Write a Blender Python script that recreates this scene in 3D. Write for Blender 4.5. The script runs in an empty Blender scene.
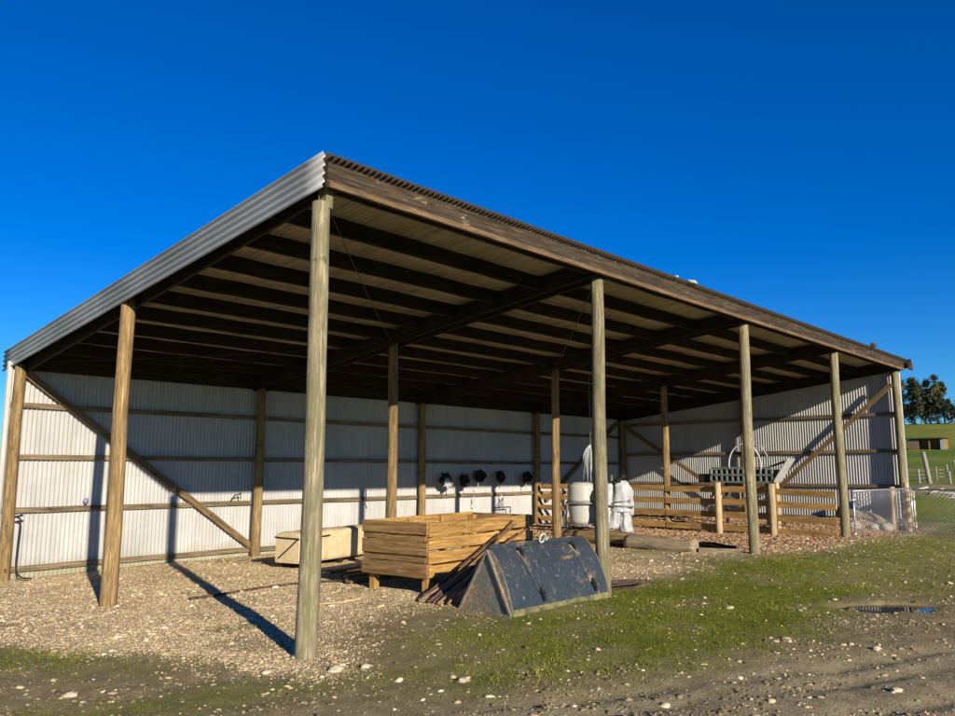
import bpy, math, random
import numpy as np
from mathutils import Vector, Matrix, noise as mnoise

random.seed(7)
rng = np.random.default_rng(7)
C = bpy.context.scene.collection
R = math.radians

# ------------------------------------------------------------------ materials
class NT:
    """small helper round a node tree"""
    def __init__(self, name):
        self.m = bpy.data.materials.new(name); self.m.use_nodes = True
        self.t = self.m.node_tree; self.b = self.t.nodes['Principled BSDF']
    def n(self, typ, **kw):
        n = self.t.nodes.new(typ)
        for k, v in kw.items(): setattr(n, k, v)
        return n
    def l(self, a, b): self.t.links.new(a, b)
    def attr(self, name):
        return self.n('ShaderNodeAttribute', attribute_name=name)
    def coord(self): return self.n('ShaderNodeTexCoord').outputs['Object']
    def mapv(self, v, s):
        mp = self.n('ShaderNodeMapping'); mp.inputs['Scale'].default_value = s
        self.l(v, mp.inputs['Vector']); return mp.outputs['Vector']
    def noise(self, v, scale, detail=4, rough=.55, dist=0):
        x = self.n('ShaderNodeTexNoise'); x.inputs['Scale'].default_value = scale
        x.inputs['Detail'].default_value = detail; x.inputs['Roughness'].default_value = rough
        x.inputs['Distortion'].default_value = dist
        self.l(v, x.inputs['Vector']); return x.outputs['Fac']
    def ramp(self, f, stops):
        r = self.n('ShaderNodeValToRGB'); e = r.color_ramp.elements
        while len(e) < len(stops): e.new(.5)
        for i, (p, c) in enumerate(stops):
            e[i].position = p
            e[i].color = (c, c, c, 1) if isinstance(c, (int, float)) else (*c, 1)
        self.l(f, r.inputs['Fac']); return r.outputs['Color']
    def mix(self, f, a, b, mode='MIX'):
        x = self.n('ShaderNodeMix', data_type='RGBA', blend_type=mode)
        for k, v in ((0, f), (6, a), (7, b)):
            s = x.inputs[k]
            if hasattr(v, 'is_linked'): self.l(v, s)
            elif isinstance(v, (int, float)): s.default_value = v if k == 0 else (v, v, v, 1)
            else: s.default_value = (*v, 1)
        return x.outputs[2]
    def math(self, op, a, b):
        x = self.n('ShaderNodeMath', operation=op)
        for s, v in ((x.inputs[0], a), (x.inputs[1], b)):
            if hasattr(v, 'is_linked'): self.l(v, s)
            else: s.default_value = v
        return x.outputs[0]
    def bump(self, h, strength=.4, dist=.01):
        x = self.n('ShaderNodeBump'); x.inputs['Strength'].default_value = strength
        x.inputs['Distance'].default_value = dist; self.l(h, x.inputs['Height'])
        self.l(x.outputs['Normal'], self.b.inputs['Normal'])
    def out(self, col=None, rough=.8, metal=0, spec=.3):
        if col is not None:
            if hasattr(col, 'is_linked'): self.l(col, self.b.inputs['Base Color'])
            else: self.b.inputs['Base Color'].default_value = (*col, 1)
        if hasattr(rough, 'is_linked'): self.l(rough, self.b.inputs['Roughness'])
        else: self.b.inputs['Roughness'].default_value = rough
        self.b.inputs['Metallic'].default_value = metal
        self.b.inputs['Specular IOR Level'].default_value = spec
        return self.m

def wood(name, dark, base, light, lichen=None, lich=(.55, .7), crack=.35, rough=.85, fine=26):
    t = NT(name); g = t.attr('grain').outputs['Vector']
    n1 = t.noise(t.mapv(g, (1.6, fine*1.6, fine*1.6)), 1, 7, .7, .7)
    n2 = t.noise(t.mapv(g, (1.6, 6, 6)), 1, 4, .6)
    n3 = t.noise(t.mapv(g, (2.2, 110, 110)), 1, 4, .65, .3)
    col = t.ramp(n1, [(.3, dark), (.5, base), (.72, light)])
    col = t.mix(.55, col, t.ramp(n2, [(.3, .45), (.5, .95), (.75, 1.35)]), 'MULTIPLY')
    wv = t.noise(t.mapv(g, (1.1, 13, 13)), 1, 5, .6, 2.2)
    col = t.mix(t.ramp(wv, [(.50, 0), (.56, .55), (.60, .15), (.75, .5)]), col, tuple(x*.75 for x in dark))
    kn = t.noise(t.mapv(g, (5, 9, 9)), 1, 2, .5)
    col = t.mix(t.ramp(kn, [(.70, 0), (.76, .7)]), col, tuple(x*.45 for x in dark))
    col = t.mix(t.ramp(n3, [(.34, crack), (.44, 0)]), col, tuple(x*.3 for x in dark))
    if lichen:
        n4 = t.noise(t.mapv(g, (3, 8, 8)), 1, 6, .7)
        col = t.mix(t.ramp(n4, [(lich[0], 0), (lich[1], .75)]), col, lichen)
    tone = t.attr('tone').outputs['Fac']
    tn = t.n('ShaderNodeCombineColor')
    for k in range(3): t.l(tone, tn.inputs[k])
    col = t.mix(1.0, col, tn.outputs[0], 'MULTIPLY')
    t.bump(t.math('ADD', t.math('ADD', n1, t.math('MULTIPLY', n3, .6)), t.math('MULTIPLY', wv, -.8)), .6, .009)
    return t.out(col, rough, 0, .25)

def sheet(name, c_lo, c_hi, streak, streak_amt=.5, rough=.5, metal=0.0, axis='z', rust=None, splash=None):
    t = NT(name); o = t.coord()
    sc = {'z': (9, 9, .7), 'y': (9, .7, 9), 'x': (.6, 9, 9)}[axis]
    a = t.noise(t.mapv(o, sc), 1, 5, .65)
    b = t.noise(t.mapv(o, (.8, .8, .8)), 1, 5, .6)
    c = t.noise(t.mapv(o, (6, 6, 6)), 1, 6, .7)
    col = t.mix(t.ramp(b, [(.35, 0), (.65, 1)]), c_lo, c_hi)
    col = t.mix(t.ramp(a, [(.48, 0), (.75, streak_amt)]), col, streak)
    col = t.mix(t.ramp(c, [(.58, 0), (.8, streak_amt*.7)]), col, streak)
    if rust:
        d = t.noise(t.mapv(o, tuple(x*1.7 for x in sc)), 1, 6, .75)
        col = t.mix(t.ramp(d, [(.66, 0), (.78, .8)]), col, rust)
    if splash:                                                      # mud splash and moss along the foot of the sheets
        sp = t.n('ShaderNodeSeparateXYZ'); t.l(o, sp.inputs[0])
        e = t.math('ADD', sp.outputs[2], t.math('MULTIPLY', t.math('SUBTRACT', t.noise(t.mapv(o, (3, 3, 2)), 1, 5, .65), .5), .7))
        f = t.n('ShaderNodeMapRange'); f.inputs[1].default_value = .22; f.inputs[2].default_value = -.12; f.inputs[4].default_value = .75; t.l(e, f.inputs[0])
        col = t.mix(f.outputs[0], col, splash)
        # rows of fixings
        vo = t.n('ShaderNodeTexVoronoi'); vo.inputs['Scale'].default_value = 1; vo.inputs['Randomness'].default_value = .25
        t.l(t.mapv(o, (3.3, 3.3, 1.09)), vo.inputs['Vector'])
        col = t.mix(t.ramp(vo.outputs['Distance'], [(.035, .7), (.055, 0)]), col, (.13,.10,.08))
    t.bump(c, .12, .004)
    return t.out(col, rough, metal, .4)

def plain(name, c, var=.25, scale=12, rough=.7, metal=0, spec=.3, bump=.25, c2=None, th=(.5, .7)):
    t = NT(name); o = t.coord()
    a = t.noise(o, scale, 6, .65)
    col = t.mix(1.0, c, t.ramp(a, [(.25, 1-var), (.75, 1+var)]), 'MULTIPLY')
    if c2:
        b = t.noise(o, scale*.6, 6, .7, .3)
        col = t.mix(t.ramp(b, [(th[0], 0), (th[1], 1)]), col, c2)
    t.bump(a, bump, .006)
    return t.out(col, rough, metal, spec)

def toned(name, stops, rough=.85, spec=.2, attr='tone', nsc=60, sub=0.):
    t = NT(name); a = t.attr(attr).outputs['Fac']
    col = t.ramp(a, stops)
    n = t.noise(t.coord(), nsc, 4, .6)
    col = t.mix(.6, col, t.ramp(n, [(.3, .6), (.7, 1.25)]), 'MULTIPLY')
    m = t.out(col, rough, 0, spec)
    return m

M = {}
M['post_grey'] = wood('weathered_grey_green_pole', (.10,.08,.04), (.28,.235,.14), (.50,.43,.30), (.15,.15,.07), (.46,.60), .7)
M['post_brown'] = wood('weathered_brown_pole', (.06,.037,.016), (.29,.19,.08), (.50,.365,.19), (.20,.18,.09), (.62,.75), .45)
M['post_new'] = wood('pale_new_pole', (.30,.21,.11), (.50,.38,.22), (.62,.50,.32), None, crack=.3)
M['rail'] = wood('treated_rail', (.17,.09,.028), (.40,.235,.08), (.55,.36,.15), None, crack=.35)
M['crate'] = wood('golden_plank', (.20,.10,.025), (.44,.25,.072), (.58,.37,.13), (.24,.19,.11), (.62,.74), .45, fine=22)
M['crate_end'] = wood('grey_brown_plank', (.12,.065,.022), (.29,.165,.06), (.43,.29,.14), (.30,.26,.18), (.58,.7), .4, fine=22)
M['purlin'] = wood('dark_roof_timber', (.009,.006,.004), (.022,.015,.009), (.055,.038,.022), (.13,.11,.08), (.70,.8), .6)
M['fascia'] = wood('grey_brown_fascia', (.020,.014,.009), (.055,.037,.022), (.15,.11,.07), (.36,.29,.20), (.62,.72), .75)
M['girt'] = wood('dull_girt', (.07,.05,.028), (.20,.148,.088), (.35,.27,.17), None, crack=.4)
M['brace'] = wood('brown_brace', (.06,.038,.018), (.18,.115,.058), (.30,.205,.115), None, crack=.4)
M['log'] = wood('grey_log', (.12,.09,.055), (.30,.235,.15), (.46,.38,.26), (.15,.13,.085), (.52,.62), .6)
M['wall'] = sheet('white_corrugated_iron', (.37,.37,.365), (.465,.46,.445), (.28,.265,.23), .5, .45, 0, 'z', None, (.25,.24,.105))
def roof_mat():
    m = sheet('brown_stained_roof_iron_edge_shade', (.42,.35,.225), (.55,.475,.33), (.17,.13,.08), .7, .65, 0, 'y')
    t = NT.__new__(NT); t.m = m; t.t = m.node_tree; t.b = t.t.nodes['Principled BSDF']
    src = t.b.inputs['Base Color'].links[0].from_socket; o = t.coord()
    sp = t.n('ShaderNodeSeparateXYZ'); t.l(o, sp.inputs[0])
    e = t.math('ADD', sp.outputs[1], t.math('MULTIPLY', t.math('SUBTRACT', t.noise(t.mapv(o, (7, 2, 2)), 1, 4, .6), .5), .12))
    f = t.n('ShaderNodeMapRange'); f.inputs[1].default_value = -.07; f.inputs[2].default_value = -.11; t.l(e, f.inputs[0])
    col = t.mix(f.outputs[0], src, (.045,.034,.024)); t.l(col, t.b.inputs['Base Color']); return m  # shade under the front overhang painted in as a dark band
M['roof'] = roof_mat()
M['barge'] = sheet('galvanised_iron', (.34,.35,.36), (.50,.51,.52), (.22,.20,.18), .55, .42, .35, 'y')
M['steel'] = plain('galvanised_steel', (.42,.43,.44), .25, 20, .4, .6)
M['rust'] = plain('rusty_steel', (.13,.072,.042), .55, 25, .75, .15, .3, .5, (.035,.03,.03), (.42, .6))
M['black'] = plain('black_rubber', (.012,.012,.013), .3, 30, .55)
M['blackcloth'] = plain('black_bundle', (.016,.015,.015), .4, 30, .8)
M['white'] = plain('white_plastic', (.42,.42,.385), .1, 8, .45, 0, .4, .15, (.52,.49,.42), (.6,.85))
M['cloth'] = plain('white_crumpled_cloth', (.42,.43,.445), .2, 9, .85, 0, .2, .8, (.26,.26,.265), (.52,.7))  # grey patches paint shaded fold creases into the colour
M['strand'] = plain('pale_plastic_strand', (.48,.50,.52), .1, 9, .5)
M['greyband'] = plain('dull_grey_metal', (.20,.20,.19), .3, 16, .5, .3)
M['implement'] = plain('grey_green_paint', (.17,.19,.17), .3, 14, .5, .1, .4, .2, (.09,.07,.05), (.58,.7))
M['darkmetal'] = plain('dark_metal', (.035,.036,.036), .4, 16, .5, .3)
M['palesheet'] = plain('pale_sheet', (.42,.42,.40), .2, 8, .6)
M['stone'] = plain('pale_stone', (.52,.44,.31), .3, 14, .9, 0, .2, .6, (.33,.27,.2), (.5,.7))
M['concrete'] = plain('grey_concrete', (.33,.30,.26), .3, 12, .9, 0, .2, .6)
M['pipe_white'] = plain('white_pipe', (.40,.40,.38), .1, 5, .5)
M['fence_far'] = plain('grey_fence_post', (.27,.245,.20), .2, 3, .9)
M['rust_lit'] = plain('pale_rusty_steel', (.27,.16,.085), .45, 25, .7, .1, .3, .5, (.12,.075,.05), (.5, .65))
M['rust_wall'] = plain('brown_boards', (.20,.12,.075), .2, 1, .9)
M['purple'] = plain('purple_plastic', (.20,.19,.36), .1, 10, .5)
M['orange_cap'] = plain('dusty_red_cap', (.20,.085,.06), .3, 20, .8)

def cream_mat():
    t = NT('cream_plastic_wrap'); o = t.coord()
    a = t.noise(o, 5, 6, .65, .5); b = t.noise(o, 18, 5, .6)
    col = t.mix(t.ramp(a, [(.4, 0), (.7, 1)]), (.62,.50,.30), (.50,.37,.19))
    col = t.mix(t.ramp(b, [(.62, 0), (.75, .5)]), col, (.30,.21,.12))
    t.bump(a, .5, .02); return t.out(col, .5, 0, .4)
M['cream'] = cream_mat()

def bucket_mat(name, rusty, c0=(.022,.029,.034), c1=(.043,.054,.062)):
    t = NT(name); o = t.coord()
    a = t.noise(t.mapv(o, (2.2, 2.2, 2.2)), 1, 8, .75, .8)
    sc = t.noise(t.mapv(o, (13, 5, 2.2)), 1, 5, .75, 2.2)
    sc2 = t.noise(t.mapv(o, (3.0, 22, 26)), 1, 4, .7, .6)
    f = t.noise(t.mapv(o, (30, 30, 30)), 1, 4, .7)
    col = t.mix(t.ramp(f, [(.3, 0), (.7, 1)]), c0, c1)
    lo = .60 - .14*rusty
    rc = t.mix(t.ramp(f, [(.35, 0), (.65, 1)]), (.15,.08,.04), (.36,.27,.18))
    rm = t.ramp(a, [(lo, 0), (lo+.1, .9)])
    col = t.mix(rm, col, rc)
    col = t.mix(t.ramp(sc, [(.61, 0), (.65, .7)]), col, (.32,.28,.23))
    col = t.mix(t.ramp(sc2, [(.66, 0), (.70, .5)]), col, (.24,.25,.25))
    t.bump(t.math('ADD', a, f), .2, .006)
    return t.out(col, t.ramp(a, [(.4, .34), (.7, .75)]), .0, .5)
M['bucket'] = bucket_mat('scratched_blue_black_paint', .22)
M['bucket_end'] = bucket_mat('rust_worn_paint', .75, (.10,.10,.085), (.20,.20,.165))
M['bucket_rust'] = bucket_mat('rusted_bracket', .9)
M['edge'] = plain('mossy_yellow_steel', (.19,.18,.06), .45, 9, .7, 0, .3, .4, (.06,.055,.05), (.44,.6))

# ------------------------------------------------------------------ mesh building
class MB:
    def __init__(self): self.v=[]; self.f=[]; self.g=[]; self.t=[]; self.s=[]; self.mi=[]
    def add(self, verts, faces, grain=None, tone=1.0, smooth=False, mi=0):
        o = len(self.v); self.v += [tuple(p) for p in verts]
        self.g += [tuple(p) for p in (grain if grain is not None else verts)]
        self.t += [tone]*len(verts)
        for i, f in enumerate(faces):
            self.f.append([a+o for a in f]); self.mi.append(mi)
            self.s.append(smooth[i] if isinstance(smooth, list) else smooth)
    def loft(self, rings, grains, tone=1., smooth=True, caps=True, mi=0, closed=True):
        n = len(rings[0]); vs = [p for r in rings for p in r]; gs = [p for r in grains for p in r]
        fs=[]; sm=[]
        for i in range(len(rings)-1):
            for k in range(n if closed else n-1):
                k2=(k+1)%n
                fs.append([i*n+k, i*n+k2, (i+1)*n+k2, (i+1)*n+k]); sm.append(smooth)
        if caps:
            fs.append([k for k in range(n)][::-1]); sm.append(False)
            fs.append([(len(rings)-1)*n+k for k in range(n)]); sm.append(False)
        self.add(vs, fs, gs, tone, sm, mi)
    def build(self, name, mat, parent=None):
        me = bpy.data.meshes.new(name); me.from_pydata(self.v, [], self.f)
        for m in (mat if isinstance(mat, (list, tuple)) else [mat]): me.materials.append(m)
        me.polygons.foreach_set('use_smooth', self.s); me.polygons.foreach_set('material_index', self.mi)
        a = me.attributes.new('grain', 'FLOAT_VECTOR', 'POINT'); a.data.foreach_set('vector', np.array(self.g, 'f').ravel())
        a = me.attributes.new('tone', 'FLOAT', 'POINT'); a.data.foreach_set('value', np.array(self.t, 'f'))
        me.update()
        o = bpy.data.objects.new(name, me); C.objects.link(o)
        if parent: o.parent = parent
        return o

def frame_of(a, b, up=(0,0,1)):
    d = (b-a).normalized(); up = Vector(up)
    if abs(d.dot(up)) > .98: up = Vector((0,1,0)) if abs(d.y) < .9 else Vector((1,0,0))
    s = d.cross(up).normalized(); u = s.cross(d).normalized()
    return d, s, u

def beam(mb, a, b, w, h, up=(0,0,1), seg=None, ch=.005, jit=.0025, tone=None, mi=0):
    """chamfered plank from a to b: w across, h along up"""
    a, b = Vector(a), Vector(b); d, s, u = frame_of(a, b, up); L = (b-a).length
    seg = seg or max(1, min(24, int(L/.35))); ch = min(ch, w*.3, h*.3)
    W, H = w/2, h/2
    prof = [(-W+ch,-H),(W-ch,-H),(W,-H+ch),(W,H-ch),(W-ch,H),(-W+ch,H),(-W,H-ch),(-W,-H+ch)]
    off = random.uniform(0, 50); off2 = random.uniform(0, 50)
    rings, gr = [], []
    for i in range(seg+1):
        t = i/seg; c = a + d*(L*t)
        js, ju = (random.uniform(-jit, jit), random.uniform(-jit, jit)) if 0 < i < seg else (0, 0)
        rings.append([c + s*(x+js) + u*(y+ju) for x, y in prof])
        gr.append([(L*t+off, x+off2, y+off2*.7) for x, y in prof])
    mb.loft(rings, gr, tone if tone is not None else random.uniform(.82, 1.15), False, True, mi)

def pole(mb, a, b, r0, r1, sides=16, jit=.03, bend=.012, tone=None, seg=None, mi=0, smooth=True):
    a, b = Vector(a), Vector(b); d, s, u = frame_of(a, b); L = (b-a).length
    seg = seg or max(2, min(20, int(L/.3)))
    off = random.uniform(0, 60); sd = random.uniform(0, 99)
    rings, gr = [], []
    for i in range(seg+1):
        t = i/seg; r = r0+(r1-r0)*t
        c = a + d*(L*t) + s*(bend*math.sin(t*3.1+sd)*math.sin(math.pi*t)) + u*(bend*math.cos(t*4+sd)*math.sin(math.pi*t))
        ring, gg = [], []
        for k in range(sides):
            th = 2*math.pi*k/sides
            rr = r*(1+jit*mnoise.noise(Vector((math.cos(th)*1.5+sd, math.sin(th)*1.5, t*L*1.2))))
            ring.append(c + s*(math.cos(th)*rr) + u*(math.sin(th)*rr))
            gg.append((t*L+off, math.cos(th)*r+off*.3, math.sin(th)*r))
        rings.append(ring); gr.append(gg)
    mb.loft(rings, gr, tone if tone is not None else random.uniform(.85, 1.12), smooth, True, mi)

def tube(mb, pts, r, sides=8, mi=0, tone=1., taper=None):
    pts = [Vector(p) for p in pts]; rings, gr = [], []
    prev = None; acc = 0
    for i, p in enumerate(pts):
        d = (pts[min(i+1, len(pts)-1)] - pts[max(i-1, 0)]).normalized()
        if prev is None:
            up = Vector((0,0,1)) if abs(d.z) < .9 else Vector((0,1,0)); s = d.cross(up).normalized()
        else:
            s = (prev - d*prev.dot(d)).normalized()
        prev = s; u = s.cross(d)
        if i: acc += (p-pts[i-1]).length
        rr = r if taper is None else r*taper[i]
        rings.append([p + s*(math.cos(2*math.pi*k/sides)*rr) + u*(math.sin(2*math.pi*k/sides)*rr) for k in range(sides)])
        gr.append([(acc, k*.02, 0) for k in range(sides)])
    mb.loft(rings, gr, tone, True, True, mi)

def curve_pts(ctrl, n=8):
    """Catmull-Rom through control points"""
    P = [Vector(p) for p in ctrl]; P = [P[0]*2-P[1]] + P + [P[-1]*2-P[-2]]; out = []
    for i in range(1, len(P)-2):
        for k in range(n):
            t = k/n
            out.append(.5*((2*P[i])+(P[i+1]-P[i-1])*t+(2*P[i-1]-5*P[i]+4*P[i+1]-P[i+2])*t*t+(3*P[i]-P[i-1]-3*P[i+1]+P[i+2])*t**3))
    out.append(P[-2]); return out

def box(mb, c, size, rz=0, ch=.01, mi=0, tone=1.):
    c = Vector(c); m = Matrix.Rotation(rz, 3, 'Z')
    beam(mb, c - Vector((0,0,size[2]/2)), c + Vector((0,0,size[2]/2)), size[0], size[1], up=m @ Vector((0,1,0)), seg=1, ch=ch, jit=0, tone=tone, mi=mi)

def blob(mb, c, rad, sub=12, jit=.25, fr=1.6, tone=1., flat=0., mi=0):
    """lumpy closed solid: uv sphere with noise"""
    c = Vector(c); sd = random.uniform(0, 99); rings, gr = [], []
    n = sub
    for i in range(n+1):
        ph = math.pi*i/n; ring = []
        for k in range(n*2):
            th = math.pi*k/n
            d = Vector((math.sin(ph)*math.cos(th), math.sin(ph)*math.sin(th), math.cos(ph)))
            q = 1 + jit*mnoise.fractal(d*fr + Vector((sd,sd,sd)), .8, 2.1, 3)
            p = Vector((d.x*rad[0], d.y*rad[1], d.z*rad[2]))*q
            if flat and p.z < -rad[2]*flat: p.z = -rad[2]*flat
            ring.append(c+p)
        rings.append(ring); gr.append([tuple(p) for p in ring])
    mb.loft(rings, gr, tone, True, False, mi)

def empty(name, loc=(0,0,0)):
    o = bpy.data.objects.new(name, None); o.empty_display_size = .2; C.objects.link(o); o.location = loc; return o
def tag(o, label=None, cat=None, group=None, kind=None):
    if label: o['label'] = label
    if cat: o['category'] = cat
    if group: o['group'] = group
    if kind: o['kind'] = kind
    return o
def centre(o, children=()):
    """move a thing's origin to the base of its geometry, leaving the geometry where it is"""
    bb = [Vector(c) for c in o.bound_box]
    b = Vector(((bb[0].x+bb[6].x)/2, (bb[0].y+bb[6].y)/2, min(c.z for c in bb)))
    o.data.transform(Matrix.Translation(-b)); o.location = b
def single(mb, name, mat, label, cat, group=None):
    o = mb.build(name, mat); centre(o); return tag(o, label, cat, group)
def part(mb, name, mat, parent, label=None):
    """a part built in world space, put under its thing"""
    o = mb.build(name, mat); o.data.transform(Matrix.Translation(-base_of(parent))); o.parent = parent
    if label: o['label'] = label
    return o
def base_of(o):
    v = Vector(o.location)
    while o.parent: o = o.parent; v = v + Vector(o.location)
    return v

# ------------------------------------------------------------------ terrain height
def vnoise(x, y, seed=0):
    x = np.asarray(x, float); y = np.asarray(y, float)
    xi = np.floor(x).astype(np.int64); yi = np.floor(y).astype(np.int64); fx = x-xi; fy = y-yi
    fx = fx*fx*(3-2*fx); fy = fy*fy*(3-2*fy)
    def h(a, b):
        n = (a*374761393 + b*668265263 + seed*1442695041) & 0x7fffffff
        n = ((n ^ (n >> 13))*1274126177) & 0x7fffffff
        return ((n ^ (n >> 16)) & 0xffff)/65535.
    return (h(xi,yi)*(1-fx)+h(xi+1,yi)*fx)*(1-fy)+(h(xi,yi+1)*(1-fx)+h(xi+1,yi+1)*fx)*fy
def fbm(x, y, oct=4, seed=0):
    s = 0; a = .5; t = 0
    for k in range(oct):
        s = s+a*vnoise(x*2**k+k*17.3, y*2**k+k*9.1, seed+k); t += a; a *= .5
    return s/t
CTRL = np.array([(0,0,.04),(0,4.47,-.02),(0,8.95,-.14),(4.8,8.95,-.10),(4.8,0,.05),(9.6,0,.22),(14.4,0,.24),(19.2,0,.13),(9.6,4.47,.2),
 (14.4,4.47,.16),(14.4,8.95,.1),(19.2,8.95,.3),(9.6,8.95,0.),(3.5,6,-.05),(3,1.6,.08),(2.6,-.2,.07),(4.3,-.3,.08),(6.7,-3,.03),(2,-4.5,.0),(-3,0,0),
 (-4,-6,.05),(-3,5,-.1),(12,-4,.05),(18,-3,.0),(18,-.4,.03),(25,0,.1),(-2,9,-.14),(-6,12,-.15),(30,10,.2),(30,-10,.1),(17,2,.32),(18.6,1.2,.45),(17,6,.3),
 (14.4,2.9,.16),(14.4,1.5,.22),(12.2,6,.2),(12.4,4.7,.2),(7,2,.12),(9.5,2,.2)])
def sstep(a, b, x):
    t = np.clip((x-a)/(b-a), 0, 1); return t*t*(3-2*t)
def base_h(x, y):
    x = np.asarray(x, float); y = np.asarray(y, float)
    num = 0; den = 0
    for cx, cy, cz in CTRL:
        w = 1/((x-cx)**2+(y-cy)**2+.5)**1.6; num = num+w*cz; den = den+w
    h = num/den
    xx = x+4.3
    hill = np.interp(xx, [0, 75, 106, 136, 175, 213, 252, 275, 330, 420, 2000], [0, 0, .45, 2.4, 5.1, 9.4, 14.7, 15.2, 11, 6, 2])
    hill = hill + sstep(60, 160, xx)*(fbm(x/40, y/40, 3, 5)-.5)*1.0
    mound = .95*np.exp(-(((x-36)/3.2)**2+((y-3.2)/3.2)**2))
    return h + hill + mound
PUD = (6.5, -3.05)
def pud_d(x, y):
    # long axis across the view
    dx, dy = x-PUD[0], y-PUD[1]; u = dx*.72-dy*.69; v = dx*.69+dy*.72
    return np.sqrt((u/.66)**2+(v/.33)**2) + (fbm(x*2.2, y*2.2, 3, 31)-.5)*.9
def gh(x, y):
    x = np.asarray(x, float); y = np.asarray(y, float)
    near = 1-sstep(20, 60, np.hypot(x-3, y))
    n = (fbm(x*.8, y*.8, 3, 1)-.5)*.05 + (fbm(x*3.2, y*3.2, 3, 2)-.5)*.035 + (fbm(x*11, y*11, 2, 3)-.5)*.018
    inside = sstep(-.3, .3, x)*(1-sstep(18.9, 19.3, x))*sstep(-.2, .6, y)
    n = n*(1-.45*inside)
    # wheel ruts along the dirt track in the front right
    tr = (y+1.6+.44*(x+.7)); rut = np.exp(-((tr+.35)/.13)**2)+np.exp(-((tr+.75)/.12)**2)+np.exp(-((tr+1.5)/.16)**2)+np.exp(-((tr+2.0)/.14)**2)
    n = n - .04*rut*sstep(-1, 1, x)*fbm(x*1.3, y*1.3, 2, 8)*1.6
    h = base_h(x, y) + n*near
    return h - .09*(1-sstep(.62, 1.25, pud_d(x, y)))
def g1(x, y): return float(gh(np.array([x]), np.array([y]))[0])
# surface masks
def masks(x, y):
    nz = (fbm(x*.9, y*.9, 4, 11)-.5)*1.6; nf = (fbm(x*4, y*4, 3, 12)-.5)*.9
    edge = np.interp(x, [-4, -1.8, -1.0, -.4, .8, 2, 3.2, 5, 6, 8.5, 12, 20], [4.2, 3.2, 1.0, -.35, .35, 1.1, 1.1, .6, .6, .1, -.5, -.6])
    grav = sstep(-.8, .75, y-edge+nz*.8+nf*1.0)*(1-.6*sstep(.58, .70, fbm(x*.7+20, y*.7, 4, 15)))
    ca, sa = math.cos(-.05), math.sin(-.05)
    dx, dy = x-5.4, y+1.35; u = dx*ca-dy*sa; v = dx*sa+dy*ca
    e = np.sqrt((u/5.6)**2+(v/1.75)**2)
    grass = (1-sstep(.55, 1.12, e+nz*.34+nf*.45))*(.50+.50*sstep(.36, .56, fbm(x*1.1+9, y*1.6, 4, 23)+.12*(1-e)))
    moss = sstep(.5, .72, fbm(x*.55+3, y*1.0, 4, 21))*.6
    band = np.exp(-((y-(2.3-.9*(x+2.2)))/.75)**2)*(1-sstep(-1.6, .2, x))*.9
    band2 = np.exp(-((y-(-.8-.42*(x+.6)))/.40)**2)*(1-sstep(1.5, 4, x))*.75
    right = sstep(6, 9, x)*(1-sstep(-.9, .0, y))*.75
    tr = y+1.7+.44*(x+.7); track = 1-sstep(-.5, .5, tr+nz*.4)
    grass = np.clip(np.maximum(grass, np.maximum(band, np.maximum(band2, right))*(.6+nf)) + moss*.35 + sstep(19.6, 20.4, x)*.8, 0, 1)*(1-grav)*(1-.93*track)
    far = sstep(21, 26, x)+(1-sstep(-9, -6, x))+sstep(11, 13, y)+(1-sstep(-14, -10, y))
    far = np.clip(far, 0, 1)
    grass = np.maximum(grass, far*sstep(.25, .5, fbm(x/6, y/6, 3, 40)+.25))
    chips = sstep(9.0, 13.0, x+nz*1.5+nf)*sstep(-.7, .5, y+nf*.9+nz*.3)*(1-sstep(19.4, 19.8, x))*(1-sstep(9.1, 9.4, y))
    grav = np.clip(grav*(1-far), 0, 1)*(1-chips*.85)*(1-sstep(19.4, 20, x))
    # road over the far field and bare mound
    xx = x+4.3
    road = np.exp(-((xx-126-.25*(y-30))/4.0)**2)*.9 + np.exp(-(((x-36)/3.4)**2+((y-3.2)/3.6)**2))*1.2
    grass = grass*(1-np.clip(road, 0, 1)); grav = np.maximum(grav, np.clip(np.exp(-((xx-126-.25*(y-30))/4.0)**2)*.6, 0, 1))
    return np.clip(grass, 0, 1)*(1+far), np.clip(grav, 0, 1), np.clip(chips, 0, 1), np.clip(track, 0, 1)

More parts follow.
